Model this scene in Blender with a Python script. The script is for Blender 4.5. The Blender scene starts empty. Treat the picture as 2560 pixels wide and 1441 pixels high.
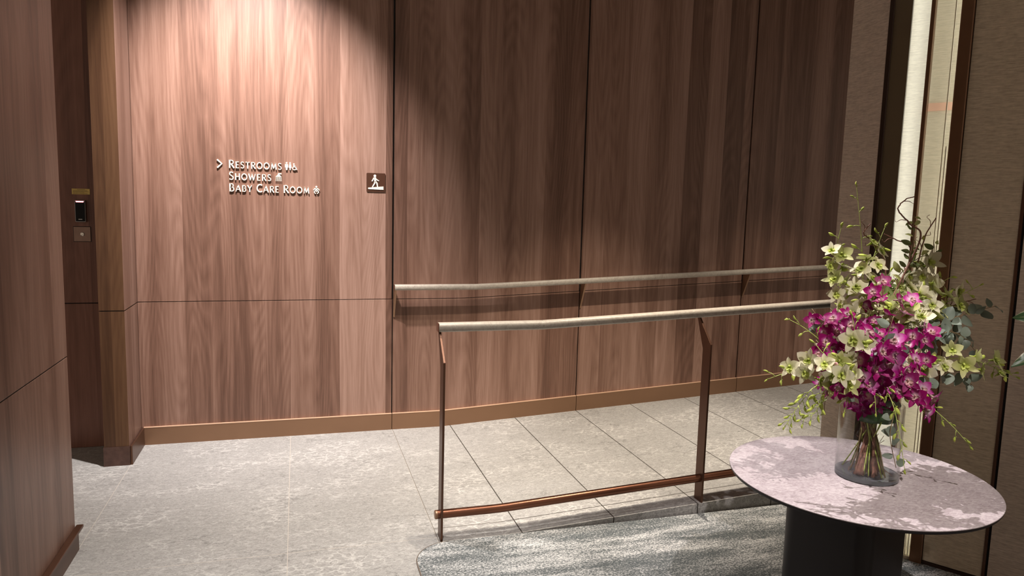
import bpy, bmesh, math, random
from mathutils import Vector, Matrix
PI = math.pi
random.seed(11)
scene = bpy.context.scene
COL = scene.collection

# ------------------------------------------------------------------ camera
FPX, YAW, PITCH, ROLL = 1799.66, 0.2918363, 0.1167417, 0.0267547
CAMLOC = Vector((0.0, -4.79342, 1.55))
cy, sy, cp, sp = math.cos(YAW), math.sin(YAW), math.cos(PITCH), math.sin(PITCH)
fwd = Vector((sy * cp, cy * cp, -sp)); rgt = Vector((cy, -sy, 0)); up = rgt.cross(fwd)
cr, sr = math.cos(ROLL), math.sin(ROLL)
r2 = rgt * cr + up * sr; u2 = rgt * -sr + up * cr
cam = bpy.data.objects.new('camera', bpy.data.cameras.new('camera'))
COL.objects.link(cam)
M3 = Matrix((r2, u2, -fwd)).transposed()
cam.matrix_world = Matrix.Translation(CAMLOC) @ M3.to_4x4()
cam.data.sensor_fit = 'HORIZONTAL'; cam.data.sensor_width = 36.0
cam.data.lens = FPX / 2560 * 36.0
cam.data.clip_start = 0.05; cam.data.clip_end = 60
scene.camera = cam

# ------------------------------------------------------------------ world, exposure
w = bpy.data.worlds.new('world'); scene.world = w; w.use_nodes = True
w.node_tree.nodes['Background'].inputs[0].default_value = (1.0, 0.80, 0.64, 1)
w.node_tree.nodes['Background'].inputs[1].default_value = 0.22
scene.view_settings.view_transform = 'Standard'
scene.view_settings.look = 'None'
scene.view_settings.exposure = 1.15
scene.view_settings.gamma = 1.0
scene.view_settings.use_curve_mapping = False

# downlights: (x, y, aim x, aim y, aim z, watts, cone degrees, blend, colour, source radius, label)
CEIL = 3.45
WARM = (1.0, 0.87, 0.72); NEUT = (1.0, 0.93, 0.87)
LAMPS = [
 (-0.26, -1.02, -0.27, 0.0, 1.62, 350, 74, 1.0, (1.0, .92, .90), .03, 'round recessed ceiling spotlight grazing the wood wall above the sign'),
 (-0.05, -1.20, -0.05, -1.05, 0.0, 190, 68, 0.9, NEUT, .04, 'round recessed ceiling downlight over the level stone floor left of the railing'),
 (0.95, -1.40, 0.98, -0.90, 0.0, 125, 56, 0.9, WARM, .018, 'round recessed ceiling downlight over the foot of the ramp'),
 (2.05, -1.42, 1.95, -0.90, 0.0, 280, 56, 0.9, WARM, .014, 'round recessed ceiling downlight over the middle of the ramp'),
 (3.50, -1.40, 3.50, -0.90, 0.0, 150, 58, 0.9, WARM, .018, 'round recessed ceiling downlight over the far end of the ramp'),
 (1.35, -1.85, 1.86, -2.84, 0.75, 215, 24, 0.5, (1.0, .92, .93), .012, 'round recessed ceiling spotlight aimed at the table from the railing side'),
 (1.52, -4.30, 1.86, -2.80, 0.75, 165, 22, 0.5, (1.0, .90, .87), .012, 'round recessed ceiling spotlight aimed at the table from the camera side'),
 (0.30, -2.90, 0.20, -2.20, 0.0, 150, 50, 0.9, NEUT, .04, 'round recessed ceiling downlight added as fill over the open stone floor nearer the camera'),  # general fill lamp, added on the camera side
 (0.95, -2.25, 1.10, -2.05, 0.0, 62, 36, 0.8, NEUT, .03, 'round recessed ceiling downlight over the patterned carpet'),
 (0.60, -4.60, 0.60, -3.90, 0.0, 40, 76, 0.9, NEUT, .05, 'round recessed ceiling downlight added as unseen fill above the camera'),  # unseen lamp added overhead for general fill light
]

# ------------------------------------------------------------------ mesh helpers
class MB:
    def __init__(s): s.v = []; s.f = []
    def add(s, vs, fs):
        n = len(s.v); s.v += [tuple(v) for v in vs]; s.f += [tuple(i + n for i in f) for f in fs]; return s
    def box(s, x0, x1, y0, y1, z0, z1, mat=None):
        vs = [Vector(p) for p in ((x0,y0,z0),(x1,y0,z0),(x1,y1,z0),(x0,y1,z0),(x0,y0,z1),(x1,y0,z1),(x1,y1,z1),(x0,y1,z1))]
        if mat: vs = [mat @ v for v in vs]
        return s.add(vs, [(0,3,2,1),(4,5,6,7),(0,1,5,4),(1,2,6,5),(2,3,7,6),(3,0,4,7)])
    def prism(s, loop, off):                     # closed loop of 3d points extruded by vector off
        n = len(loop); off = Vector(off); a = [Vector(p) for p in loop]; b = [p + off for p in a]
        return s.add(a + b, [tuple(range(n))[::-1], tuple(range(n, 2*n))] + [(i, (i+1) % n, (i+1) % n + n, i + n) for i in range(n)])
    def tube(s, pts, rad, n=8, caps=True, sq=(1, 1)):
        pts = [Vector(p) for p in pts]; k = len(pts)
        if not hasattr(rad, '__len__'): rad = [rad] * k
        t0 = (pts[1] - pts[0]).normalized()
        ref = Vector((0, 0, 1)) if abs(t0.z) < .9 else Vector((1, 0, 0))
        a = t0.cross(ref).normalized(); vs = []
        for i, p in enumerate(pts):
            t = (pts[min(i+1, k-1)] - pts[max(i-1, 0)]).normalized()
            a = (a - t * a.dot(t)).normalized(); b = t.cross(a)
            for j in range(n):
                an = 2 * PI * j / n
                vs.append(p + (a * math.cos(an) * sq[0] + b * math.sin(an) * sq[1]) * rad[i])
        fs = []
        for i in range(k - 1):
            for j in range(n):
                fs.append((i*n+j, i*n+(j+1) % n, (i+1)*n+(j+1) % n, (i+1)*n+j))
        if caps: fs += [tuple(range(n))[::-1], tuple(range((k-1)*n, k*n))]
        return s.add(vs, fs)
    def lathe(s, prof, n=48, mat=None, closed=False):
        vs = []; k = len(prof)
        for r, z in prof:
            for j in range(n):
                an = 2 * PI * j / n; p = Vector((r*math.cos(an), r*math.sin(an), z)); vs.append(mat @ p if mat else p)
        fs = []
        for i in range(k if closed else k - 1):
            i2 = (i+1) % k
            for j in range(n):
                fs.append((i*n+j, i*n+(j+1) % n, i2*n+(j+1) % n, i2*n+j))
        if not closed:
            fs += [tuple(range(n))[::-1], tuple(range((k-1)*n, k*n))]
        return s.add(vs, fs)
    def mesh(s, name, mat, smooth=False):
        m = bpy.data.meshes.new(name); m.from_pydata(s.v, [], s.f)
        bm = bmesh.new(); bm.from_mesh(m)
        bmesh.ops.recalc_face_normals(bm, faces=bm.faces); bm.to_mesh(m); bm.free()
        if mat: m.materials.append(mat)
        if smooth:
            for p in m.polygons: p.use_smooth = True
        return m
    def build(s, name, mat, parent=None, smooth=False, bevel=0, loc=None, auto=None):
        o = bpy.data.objects.new(name, s.mesh(name, mat, smooth or auto is not None)); COL.objects.link(o)
        if parent: o.parent = parent
        if loc: o.location = loc
        if auto is not None: o.data.set_sharp_from_angle(angle=math.radians(auto))
        if bevel:
            b = o.modifiers.new('bevel', 'BEVEL'); b.width = bevel; b.segments = 2; b.limit_method = 'ANGLE'; b.angle_limit = math.radians(40)
        return o

def tag(o, label=None, cat=None, group=None, kind=None):
    if label: o['label'] = label
    if cat: o['category'] = cat
    if group: o['group'] = group
    if kind: o['kind'] = kind
    return o
def empty(name, loc, label=None, cat=None, group=None, kind=None):
    o = bpy.data.objects.new(name, None); COL.objects.link(o); o.location = loc; o.empty_display_size = .1
    return tag(o, label, cat, group, kind)
def child(name, data, parent, mw=None):
    o = bpy.data.objects.new(name, data); COL.objects.link(o); o.parent = parent
    if mw is not None: o.matrix_local = mw
    return o

# ------------------------------------------------------------------ materials
def new_mat(name):
    m = bpy.data.materials.new(name); m.use_nodes = True
    nt = m.node_tree; return m, nt, nt.nodes['Principled BSDF']
def N(nt, t, **kw):
    n = nt.nodes.new(t)
    for k, v in kw.items(): setattr(n, k, v)
    return n
def L(nt, a, b): nt.links.new(a, b)
def math_(nt, op, a, b=None, c=None):
    n = N(nt, 'ShaderNodeMath', operation=op)
    for i, v in enumerate((a, b, c)):
        if v is None: continue
        if isinstance(v, (int, float)): n.inputs[i].default_value = v
        else: L(nt, v, n.inputs[i])
    return n.outputs[0]
def ramp_(nt, fac, stops, interp='LINEAR'):
    n = N(nt, 'ShaderNodeValToRGB'); e = n.color_ramp.elements; n.color_ramp.interpolation = interp
    while len(e) > 1: e.remove(e[0])
    e[0].position = stops[0][0]; e[0].color = (*stops[0][1], 1)
    for p, c in stops[1:]:
        x = e.new(p); x.color = (*c, 1)
    L(nt, fac, n.inputs[0]); return n.outputs[0]
def mix_(nt, fac, a, b, mode='MIX'):
    n = N(nt, 'ShaderNodeMix', data_type='RGBA', blend_type=mode)
    for i, v in ((0, fac), (6, a), (7, b)):
        if isinstance(v, (int, float)): n.inputs[i].default_value = v
        elif isinstance(v, tuple): n.inputs[i].default_value = (*v, 1)
        else: L(nt, v, n.inputs[i])
    return n.outputs[2]
def noise_(nt, vec, scale, detail=4, rough=.55, dist=0, dims='3D'):
    n = N(nt, 'ShaderNodeTexNoise'); n.noise_dimensions = dims
    n.inputs['Scale'].default_value = scale; n.inputs['Detail'].default_value = detail
    n.inputs['Roughness'].default_value = rough; n.inputs['Distortion'].default_value = dist
    L(nt, vec, n.inputs['Vector']); return n.outputs['Fac']
def scaled(nt, vec, s):
    n = N(nt, 'ShaderNodeMapping'); n.inputs['Scale'].default_value = s; L(nt, vec, n.inputs[0]); return n.outputs[0]
def plain(name, col, rough=.5, metal=0, spec=.5, var=0, vscale=20, trans=0, coat=0):
    m, nt, b = new_mat(name)
    b.inputs['Roughness'].default_value = rough; b.inputs['Metallic'].default_value = metal
    b.inputs['Specular IOR Level'].default_value = spec; b.inputs['Coat Weight'].default_value = coat
    tc = N(nt, 'ShaderNodeTexCoord')
    f = noise_(nt, tc.outputs['Object'], vscale, 4)
    lo = tuple(c * (1 - var) for c in col); hi = tuple(min(1, c * (1 + var)) for c in col)
    c = ramp_(nt, f, [(.3, lo), (.7, hi)]); L(nt, c, b.inputs['Base Color'])
    return m

def wood_mat(name, tones, seed=0.0, strip=.155, rough=.42):
    m, nt, b = new_mat(name)
    tc = N(nt, 'ShaderNodeTexCoord'); sx = N(nt, 'ShaderNodeSeparateXYZ'); L(nt, tc.outputs['Object'], sx.inputs[0])
    h = math_(nt, 'ADD', sx.outputs[0], math_(nt, 'MULTIPLY', sx.outputs[1], 1.0)); h = math_(nt, 'ADD', h, seed)
    cb = N(nt, 'ShaderNodeCombineXYZ'); L(nt, h, cb.inputs[0]); L(nt, sx.outputs[2], cb.inputs[2])
    vec = cb.outputs[0]
    # veneer strips, each with a tone of its own
    warp = noise_(nt, scaled(nt, vec, (2.2, 1, .15)), 1.0, 2)
    hh = math_(nt, 'ADD', h, math_(nt, 'MULTIPLY', warp, .10))
    ci = math_(nt, 'FLOOR', math_(nt, 'DIVIDE', hh, strip))
    wn = N(nt, 'ShaderNodeTexWhiteNoise'); wn.noise_dimensions = '1D'; L(nt, ci, wn.inputs['W'])
    tone = wn.outputs['Value']
    # offset the figure of every strip
    cb2 = N(nt, 'ShaderNodeCombineXYZ'); L(nt, h, cb2.inputs[0]); L(nt, math_(nt, 'MULTIPLY', tone, 7.0), cb2.inputs[1]); L(nt, sx.outputs[2], cb2.inputs[2])
    v2 = cb2.outputs[0]
    broad = noise_(nt, scaled(nt, v2, (9, 1, .28)), 1.0, 4, .55, .2)
    mid = noise_(nt, scaled(nt, v2, (55, 1, 1.3)), 1.0, 4, .6, .6)
    fine = noise_(nt, scaled(nt, v2, (260, 1, 6)), 1.0, 3, .6)
    # flat-sawn figure: rings of a slowly varying field
    fld = noise_(nt, scaled(nt, v2, (4.2, 1, .42)), 1.0, 1, .4)
    ring = math_(nt, 'ABSOLUTE', math_(nt, 'SUBTRACT', math_(nt, 'FRACT', math_(nt, 'MULTIPLY', fld, 26.0)), .5))
    t = math_(nt, 'MULTIPLY_ADD', broad, .72, .14)
    t = math_(nt, 'ADD', t, math_(nt, 'MULTIPLY', math_(nt, 'SUBTRACT', mid, .5), .26))
    t = math_(nt, 'ADD', t, math_(nt, 'MULTIPLY', math_(nt, 'SUBTRACT', fine, .5), .28))
    t = math_(nt, 'ADD', t, math_(nt, 'MULTIPLY', math_(nt, 'SUBTRACT', tone, .5), .26))
    t = math_(nt, 'ADD', t, math_(nt, 'MULTIPLY', math_(nt, 'SUBTRACT', ring, .25), .16))
    c = ramp_(nt, t, [(.28, tones[0]), (.43, tones[1]), (.57, tones[2]), (.74, tones[3])])
    L(nt, c, b.inputs['Base Color'])
    b.inputs['Roughness'].default_value = rough; b.inputs['Specular IOR Level'].default_value = .35
    bp = N(nt, 'ShaderNodeBump'); bp.inputs['Strength'].default_value = .12; bp.inputs['Distance'].default_value = .001
    L(nt, t, bp.inputs['Height']); L(nt, bp.outputs[0], b.inputs['Normal'])
    return m
T0 = [(.110, .056, .038), (.180, .098, .069), (.250, .146, .108), (.34, .212, .164)]
WOOD = wood_mat('walnut_veneer', T0)
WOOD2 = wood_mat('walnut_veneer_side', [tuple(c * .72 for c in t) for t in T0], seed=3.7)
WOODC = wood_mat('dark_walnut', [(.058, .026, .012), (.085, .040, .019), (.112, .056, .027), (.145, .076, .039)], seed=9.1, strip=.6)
WOODR = wood_mat('reddish_walnut', [(.10, .042, .028), (.155, .067, .045), (.20, .090, .062), (.25, .118, .083)], seed=5.3, strip=.3)

def stone_mat(name, base, grout_x=(), grout_y=(), gcol=(.40, .37, .33), gw=.0016, part_y=()):
    m, nt, b = new_mat(name)
    tc = N(nt, 'ShaderNodeTexCoord'); vec = tc.outputs['Object']
    sx = N(nt, 'ShaderNodeSeparateXYZ'); L(nt, vec, sx.inputs[0])
    big = noise_(nt, scaled(nt, vec, (1.2, 3.0, 1)), 1.3, 5, .6)
    sv = scaled(nt, vec, (1.0, 1.9, 1.0))
    f1 = noise_(nt, sv, 42, 6, .85, 1.6)
    f2 = noise_(nt, sv, 120, 3, .7)
    c = ramp_(nt, f1, [(.34, tuple(x * .50 for x in base)), (.5, base), (.66, tuple(min(1, x * 1.55) for x in base))])
    c = mix_(nt, math_(nt, 'MULTIPLY', f2, .30), c, tuple(x * .72 for x in base))
    # crackled light and dark veins gathered in patches
    def vein(scale, w, pscale, lo, hi, off, warp):
        vv = N(nt, 'ShaderNodeMapping'); vv.inputs['Location'].default_value = (off, off * 2, 0); vv.inputs['Scale'].default_value = (.75, 1.35, 1); L(nt, vec, vv.inputs[0])
        nz = N(nt, 'ShaderNodeTexNoise'); nz.inputs['Scale'].default_value = scale * 1.1; nz.inputs['Detail'].default_value = 5; nz.inputs['Roughness'].default_value = .7; L(nt, vv.outputs[0], nz.inputs['Vector'])
        ma = N(nt, 'ShaderNodeVectorMath', operation='MULTIPLY_ADD'); L(nt, nz.outputs['Color'], ma.inputs[0]); ma.inputs[1].default_value = (warp,) * 3; L(nt, vv.outputs[0], ma.inputs[2])
        vo = N(nt, 'ShaderNodeTexVoronoi'); vo.feature = 'DISTANCE_TO_EDGE'; vo.inputs['Scale'].default_value = scale; L(nt, ma.outputs[0], vo.inputs['Vector'])
        line = math_(nt, 'SUBTRACT', 1.0, math_(nt, 'MINIMUM', math_(nt, 'DIVIDE', vo.outputs['Distance'], w), 1.0))
        p = noise_(nt, vv.outputs[0], pscale, 4, .6)
        pm = N(nt, 'ShaderNodeMapRange'); pm.inputs[1].default_value = lo; pm.inputs[2].default_value = hi; L(nt, p, pm.inputs[0])
        return math_(nt, 'MULTIPLY', line, pm.outputs[0])
    v1 = vein(8, .045, 3.2, .52, .60, 3.1, .16)
    v2 = vein(20, .09, 2.6, .46, .60, 7.7, .07)
    c = mix_(nt, math_(nt, 'MULTIPLY', v1, .60), c, tuple(x * .38 for x in base))
    c = mix_(nt, math_(nt, 'MULTIPLY', v2, .65), c, tuple(min(1, x * 1.9) for x in base))
    mask = None
    for axis, vals in ((0, grout_x), (1, grout_y)):
        for g in vals:
            r = math_(nt, 'LESS_THAN', math_(nt, 'ABSOLUTE', math_(nt, 'SUBTRACT', sx.outputs[axis], g)), gw)
            mask = r if mask is None else math_(nt, 'MAXIMUM', mask, r)
    for g, lim in part_y:
        r = math_(nt, 'LESS_THAN', math_(nt, 'ABSOLUTE', math_(nt, 'SUBTRACT', sx.outputs[1], g)), gw)
        r = math_(nt, 'MULTIPLY', r, math_(nt, 'LESS_THAN', sx.outputs[0], lim)); mask = math_(nt, 'MAXIMUM', mask, r)
    if mask is not None: c = mix_(nt, mask, c, gcol)
    L(nt, c, b.inputs['Base Color'])
    b.inputs['Roughness'].default_value = .62; b.inputs['Specular IOR Level'].default_value = .3
    bp = N(nt, 'ShaderNodeBump'); bp.inputs['Strength'].default_value = .25; bp.inputs['Distance'].default_value = .002
    L(nt, f1, bp.inputs['Height']); L(nt, bp.outputs[0], b.inputs['Normal'])
    return m
SB = (.285, .280, .268)
STONE = stone_mat('grey_stone_tiles', SB, (-0.05, -0.925, .612), (-1.648,), part_y=((-.09, -.93),))
STONE_L = stone_mat('grey_stone_landing', SB, (.612,), (-1.56,), gcol=(.10, .09, .08), gw=.003)
STONE_R = stone_mat('grey_stone_ramp', SB, (1.012, 1.484, 1.95, 2.387, 2.84, 3.295, 3.75, 4.2), (-1.56,), gcol=(.035, .03, .025), gw=.0028)

def fabric_mat(name, col, amp=.18):
    m, nt, b = new_mat(name)
    tc = N(nt, 'ShaderNodeTexCoord'); vec = tc.outputs['Object']
    a = noise_(nt, scaled(nt, vec, (22, 22, 300)), 1.0, 3, .6)
    d = noise_(nt, scaled(nt, vec, (60, 60, 90)), 1.0, 3, .6)
    g = math_(nt, 'ADD', math_(nt, 'MULTIPLY', a, .75), math_(nt, 'MULTIPLY', d, .25))
    c = ramp_(nt, g, [(.34, tuple(x * (1 - amp * 1.5) for x in col)), (.66, tuple(x * (1 + amp) for x in col))])
    L(nt, c, b.inputs['Base Color']); b.inputs['Roughness'].default_value = .75; b.inputs['Specular IOR Level'].default_value = .2
    bp = N(nt, 'ShaderNodeBump'); bp.inputs['Strength'].default_value = .35; bp.inputs['Distance'].default_value = .0015
    L(nt, g, bp.inputs['Height']); L(nt, bp.outputs[0], b.inputs['Normal'])
    return m
FABRIC = fabric_mat('taupe_woven_wallcovering', (.46, .385, .285))
FABRIC2 = fabric_mat('grey_taupe_wallcovering', (.46, .385, .315))
CREAM = fabric_mat('cream_woven_wallcovering', (.74, .72, .62), .10)
BRONZE = plain('brushed_bronze', (.31, .185, .115), .38, .7, var=.10, vscale=3)
BRONZE_D = plain('dark_bronze', (.115, .056, .034), .38, .7, var=.12, vscale=4)
COPPER = plain('polished_copper', (.20, .085, .050), .30, .85, var=.10, vscale=6)
BLACKBR = plain('black_bronze', (.045, .026, .018), .35, .5, var=.1)
OLIVE = plain('smoked_glass_panel', (.115, .086, .052), .16, 0, .6, var=.06, vscale=2)
PAINT = plain('ceiling_paint', (.55, .50, .44), .8, var=.02)
BLACK = plain('black_gap', (.012, .008, .006), .7)

# ================================================================== THE SETTING
def ramp_z(x): return max(0.0, (x - .95) * .0545)
def joint_z(x): return .895 + max(0.0, (x - 1.10) * .0488)
TOP = CEIL
# ---- floor: level stone, ramp slab, lobby
MB().box(-3.5, .612, -6.2, .5, -.05, 0).build('floor', STONE).__setitem__('kind', 'structure')
o = MB().add([(.612, -1.70, 0), (.95, -1.70, 0), (.95, .3, 0), (.612, .3, 0), (.612, -1.70, -.05), (.95, -1.70, -.05), (.95, .3, -.05), (.612, .3, -.05)],
             [(0,1,2,3), (7,6,5,4), (0,4,5,1), (1,5,6,2), (2,6,7,3), (3,7,4,0)]).build('floor', STONE_L); tag(o, kind='structure')
m = MB(); zr = ramp_z(7.0)
m.prism([(.9502, -1.70, -.05), (7.0, -1.70, -.05), (7.0, -1.70, zr), (.9502, -1.70, 0)], (0, 2.0, 0))
tag(m.build('floor', STONE_R), 'sloping stone ramp', kind='structure')
del_ = MB().box(.6125, 7, -6.2, -1.7005, -.05, -.004).build('floor', plain('dark_carpet_base', (.05, .047, .042), .9, var=.5, vscale=60)); tag(del_, kind='structure')
# ---- ceiling
MB().box(-3.5, 7, -6.2, .5, CEIL, CEIL + .1).build('ceiling', PAINT).__setitem__('kind', 'structure')

# ---- back wall: dark backing with veneered panels that stand off it
wb = MB().box(-.93, 7, .014, .20, -.05, TOP).build('wall_back', BLACK); tag(wb, kind='structure')
SE = [-.93, .609, 1.950, 3.295, 4.64, 6.9]
for i in range(5):
    x0, x1 = SE[i] + (0 if i == 0 else .006), SE[i + 1] - .006
    m = MB().prism([(x, 0, joint_z(x) + .002) for x in [x0] + ([1.10] if x0 < 1.10 < x1 else []) + [x1]] + [(x1, 0, TOP), (x0, 0, TOP)], (0, .014, 0))
    m.build('panel', WOOD, wb, bevel=.0012)
    x0l, x1l = SE[i] + (0 if i == 0 else .0035), SE[i + 1] - .0035
    xs = [x0l] + [k for k in (.95, 1.10) if x0l < k < x1l] + [x1l]
    lo = [(x, 0, ramp_z(x) + .10) for x in xs]; hi = [(x, 0, joint_z(x) - .002) for x in xs][::-1]
    MB().prism(lo + hi, (0, .014, 0)).build('panel', WOOD, wb, bevel=.0012)
EDGE = plain('bronze_edge_highlight', (.62, .40, .27), .45, .2, var=.03)  # paler than the baseboard: light caught on its top, put into the colour
BASEB = plain('satin_bronze_strip', (.27, .155, .092), .40, .6, var=.05, vscale=2)
# ---- bronze baseboard along the back wall and up the ramp
for i in range(5):
    x0, x1 = SE[i] + (.002 if i else .012), SE[i + 1] - .002
    xs = [x0] + [k for k in (.95,) if x0 < k < x1] + [x1]
    loop = [(x, -.012, ramp_z(x)) for x in xs] + [(x, -.012, ramp_z(x) + .112) for x in xs][::-1]
    o = MB().prism(loop, (0, .0115, 0)).build('baseboard_back', BASEB); tag(o, kind='structure')
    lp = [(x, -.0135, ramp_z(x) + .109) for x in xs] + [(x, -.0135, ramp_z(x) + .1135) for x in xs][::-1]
    MB().prism(lp, (0, .013, 0)).build('edge_highlight', EDGE, o)  # thin strip carrying the painted highlight line
# ---- pillar left of the back wall, its lit side runs back to the wall
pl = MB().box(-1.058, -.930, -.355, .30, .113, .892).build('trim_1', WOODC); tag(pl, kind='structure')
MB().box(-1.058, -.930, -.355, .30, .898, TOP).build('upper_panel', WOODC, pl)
MB().box(-1.052, -.936, -.350, .29, .892, .898).build('joint', BLACK, pl)
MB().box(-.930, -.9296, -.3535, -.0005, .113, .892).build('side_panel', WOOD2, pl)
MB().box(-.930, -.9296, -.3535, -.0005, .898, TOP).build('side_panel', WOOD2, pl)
o = MB().box(-1.062, -.926, -.359, .2, 0, .112).build('baseboard_left', plain('plinth_dark', (.085, .045, .034), .22, .3, var=.25, vscale=25)); tag(o, kind='structure')
o = MB().box(-.9255, -.914, -.355, -.0125, 0, .112).build('baseboard_left', BRONZE_D, bevel=.002); tag(o, kind='structure')
# ---- recess behind the pillar with its flush wood panels
wr = MB().box(-2.6, -1.0585, .030, .20, -.03, TOP).build('wall_recess', BLACK); tag(wr, kind='structure')
MB().box(-2.6, -1.059, .020, .030, .001, .887).build('panel', WOODR, wr, bevel=.001)
MB().box(-2.6, -1.059, .020, .030, .893, TOP).build('panel', WOODR, wr, bevel=.001)
# ---- left wall in front of the recess
LX, LY = -.930, -1.415
wl = MB().box(LX - .16, LX - .004, -6.2, LY - .004, -.05, TOP).build('wall_left', BLACK); tag(wl, kind='structure')
LJ = .861
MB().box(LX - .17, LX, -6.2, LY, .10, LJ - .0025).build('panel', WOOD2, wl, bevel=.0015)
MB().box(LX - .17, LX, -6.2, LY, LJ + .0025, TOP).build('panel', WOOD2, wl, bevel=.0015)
o = MB().box(LX + .0005, LX + .010, -6.2, LY + .012, 0, .098).box(LX + .0005, LX + .028, -6.2, LY + .02, .098, .111).build('baseboard_left', BRONZE_D, bevel=.002); tag(o, kind='structure')

POSTB = plain('warm_bronze_post', (.17, .088, .046), .32, .5, var=.05)
# ---- right side: angled wall W0 + t*D, outward normal NR
W0 = Vector((2.648, -2.397, 0)); D = Vector((.55, -.835, 0)).normalized(); NR = Vector((.835, .55, 0)).normalized()
RM = Matrix.Translation(W0) @ Matrix((D, -NR, Vector((0, 0, 1)))).transposed().to_4x4()   # local x along wall, y towards the room, z up
def rbox(mb, t0, t1, y0, y1, z0, z1): return mb.box(t0, t1, y0, y1, z0, z1, RM)
wr = rbox(MB(), .012, 3.2, -.30, -.012, -.05, TOP).build('wall_right', BLACK); tag(wr, kind='structure')
rbox(MB(), .014, .236, -.012, -.002, .022, TOP).build('panel', FABRIC, wr, bevel=.001)
rbox(MB(), .256, 1.6, -.012, .002, .022, TOP).build('panel', FABRIC2, wr, bevel=.001)
rbox(MB(), 1.61, 3.2, -.012, .002, .022, TOP).build('panel', FABRIC2, wr, bevel=.001)
rbox(MB(), .236, .247, -.012, .002, .0, TOP).build('bronze_inlay', BRONZE_D, wr)
o = rbox(MB(), .012, 3.2, -.012, .004, 0, .020).build('baseboard_right', BLACKBR); tag(o, kind='structure')
# bronze post and thin post that frame the glass
o = rbox(MB(), -.036, .012, -.022, .012, 0, TOP).build('trim_2', POSTB, bevel=.004); tag(o, kind='structure')
o = rbox(MB(), -.148, -.131, -.030, .004, 0, TOP).build('trim_3', POSTB, bevel=.003); tag(o, kind='structure')
# lit niche behind the glass: back, sill
o = rbox(MB(), -.30, .012, -.20, -.105, -.02, TOP).build('wall_niche', CREAM); tag(o, kind='structure')
o = rbox(MB(), -.131, -.036, -.105, -.002, 0, .018).build('trim_4', plain('niche_sill', (.5, .46, .36), .4)); tag(o, kind='structure')
# olive smoked panel, dark strip, and the short fabric pier
o = rbox(MB(), -.289, -.2195, -.020, -.004, -.02, TOP).build('trim_5', OLIVE); tag(o, kind='structure')
o = rbox(MB(), -.3085, -.289, -.10, .003, -.02, TOP).build('trim_6', BLACKBR, bevel=.002); tag(o, kind='structure')
pier = MB().prism([(2.483, -2.1385, -.05), (3.4, -2.1385, -.05), (3.4, -1.922, -.05), (2.483, -1.922, -.05)], (0, 0, TOP + .05)).build('wall_pier', BLACK); tag(pier, kind='structure')
MB().box(2.479, 2.483, -2.1385, -1.920, .0, TOP).build('panel', FABRIC2, pier)
# clear glass with its frame
def thin_glass(name, tint=(1, 1, 1), edge=.35):
    m = bpy.data.materials.new(name); m.use_nodes = True; nt = m.node_tree; nt.nodes.clear()
    out = N(nt, 'ShaderNodeOutputMaterial'); mx = N(nt, 'ShaderNodeMixShader'); tr = N(nt, 'ShaderNodeBsdfTransparent'); gl = N(nt, 'ShaderNodeBsdfGlossy')
    tr.inputs[0].default_value = (*tint, 1); gl.inputs['Roughness'].default_value = .02
    lw = N(nt, 'ShaderNodeLayerWeight'); lw.inputs['Blend'].default_value = .5
    f = math_(nt, 'ADD', math_(nt, 'MULTIPLY', math_(nt, 'POWER', lw.outputs['Facing'], 4.0), edge), .035)
    L(nt, f, mx.inputs[0]); L(nt, tr.outputs[0], mx.inputs[1]); L(nt, gl.outputs[0], mx.inputs[2]); L(nt, mx.outputs[0], out.inputs[0])
    return m
GLASS = thin_glass('clear_pane', (.90, .87, .80), .3)
win = rbox(MB(), -.131, -.036, -.012, -.006, .018, TOP).build('window_1', GLASS); tag(win, kind='structure')
rbox(MB(), -.160, -.02, -.1045, -.100, 2.00, 2.034).build('pink_band', plain('pale_pink', (.88, .60, .50), .5), win)  # flat pale pink strip just in front of the niche wall
rbox(MB(), -.062, -.058, -.022, -.016, .018, TOP).build('reflection_line', plain('white_reflection', (.85, .84, .76), .4), win)  # two white strips stand in for reflections in the glass
rbox(MB(), -.050, -.046, -.022, -.016, .018, 1.84).build('reflection_line', plain('white_reflection', (.85, .84, .76), .4), win)
# LED line behind each post washes the niche
def emis(name, col, s):
    m = bpy.data.materials.new(name); m.use_nodes = True; nt = m.node_tree; nt.nodes.clear()
    out = N(nt, 'ShaderNodeOutputMaterial'); e = N(nt, 'ShaderNodeEmission'); e.inputs[0].default_value = (*col, 1); e.inputs[1].default_value = s
    L(nt, e.outputs[0], out.inputs[0]); return m
LED = emis('led_line', (1.0, .97, .88), 3.4)
led = rbox(MB(), -.016, -.010, -.060, -.040, .03, TOP - .05).build('light_strip', LED); tag(led, 'vertical warm light strip hidden behind the bronze post beside the glass', 'light strip')
led = rbox(MB(), -.250, -.244, -.062, -.036, .03, TOP - .05).build('light_strip', LED); tag(led, 'vertical warm light strip hidden behind the smoked olive panel', 'light strip')

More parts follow.
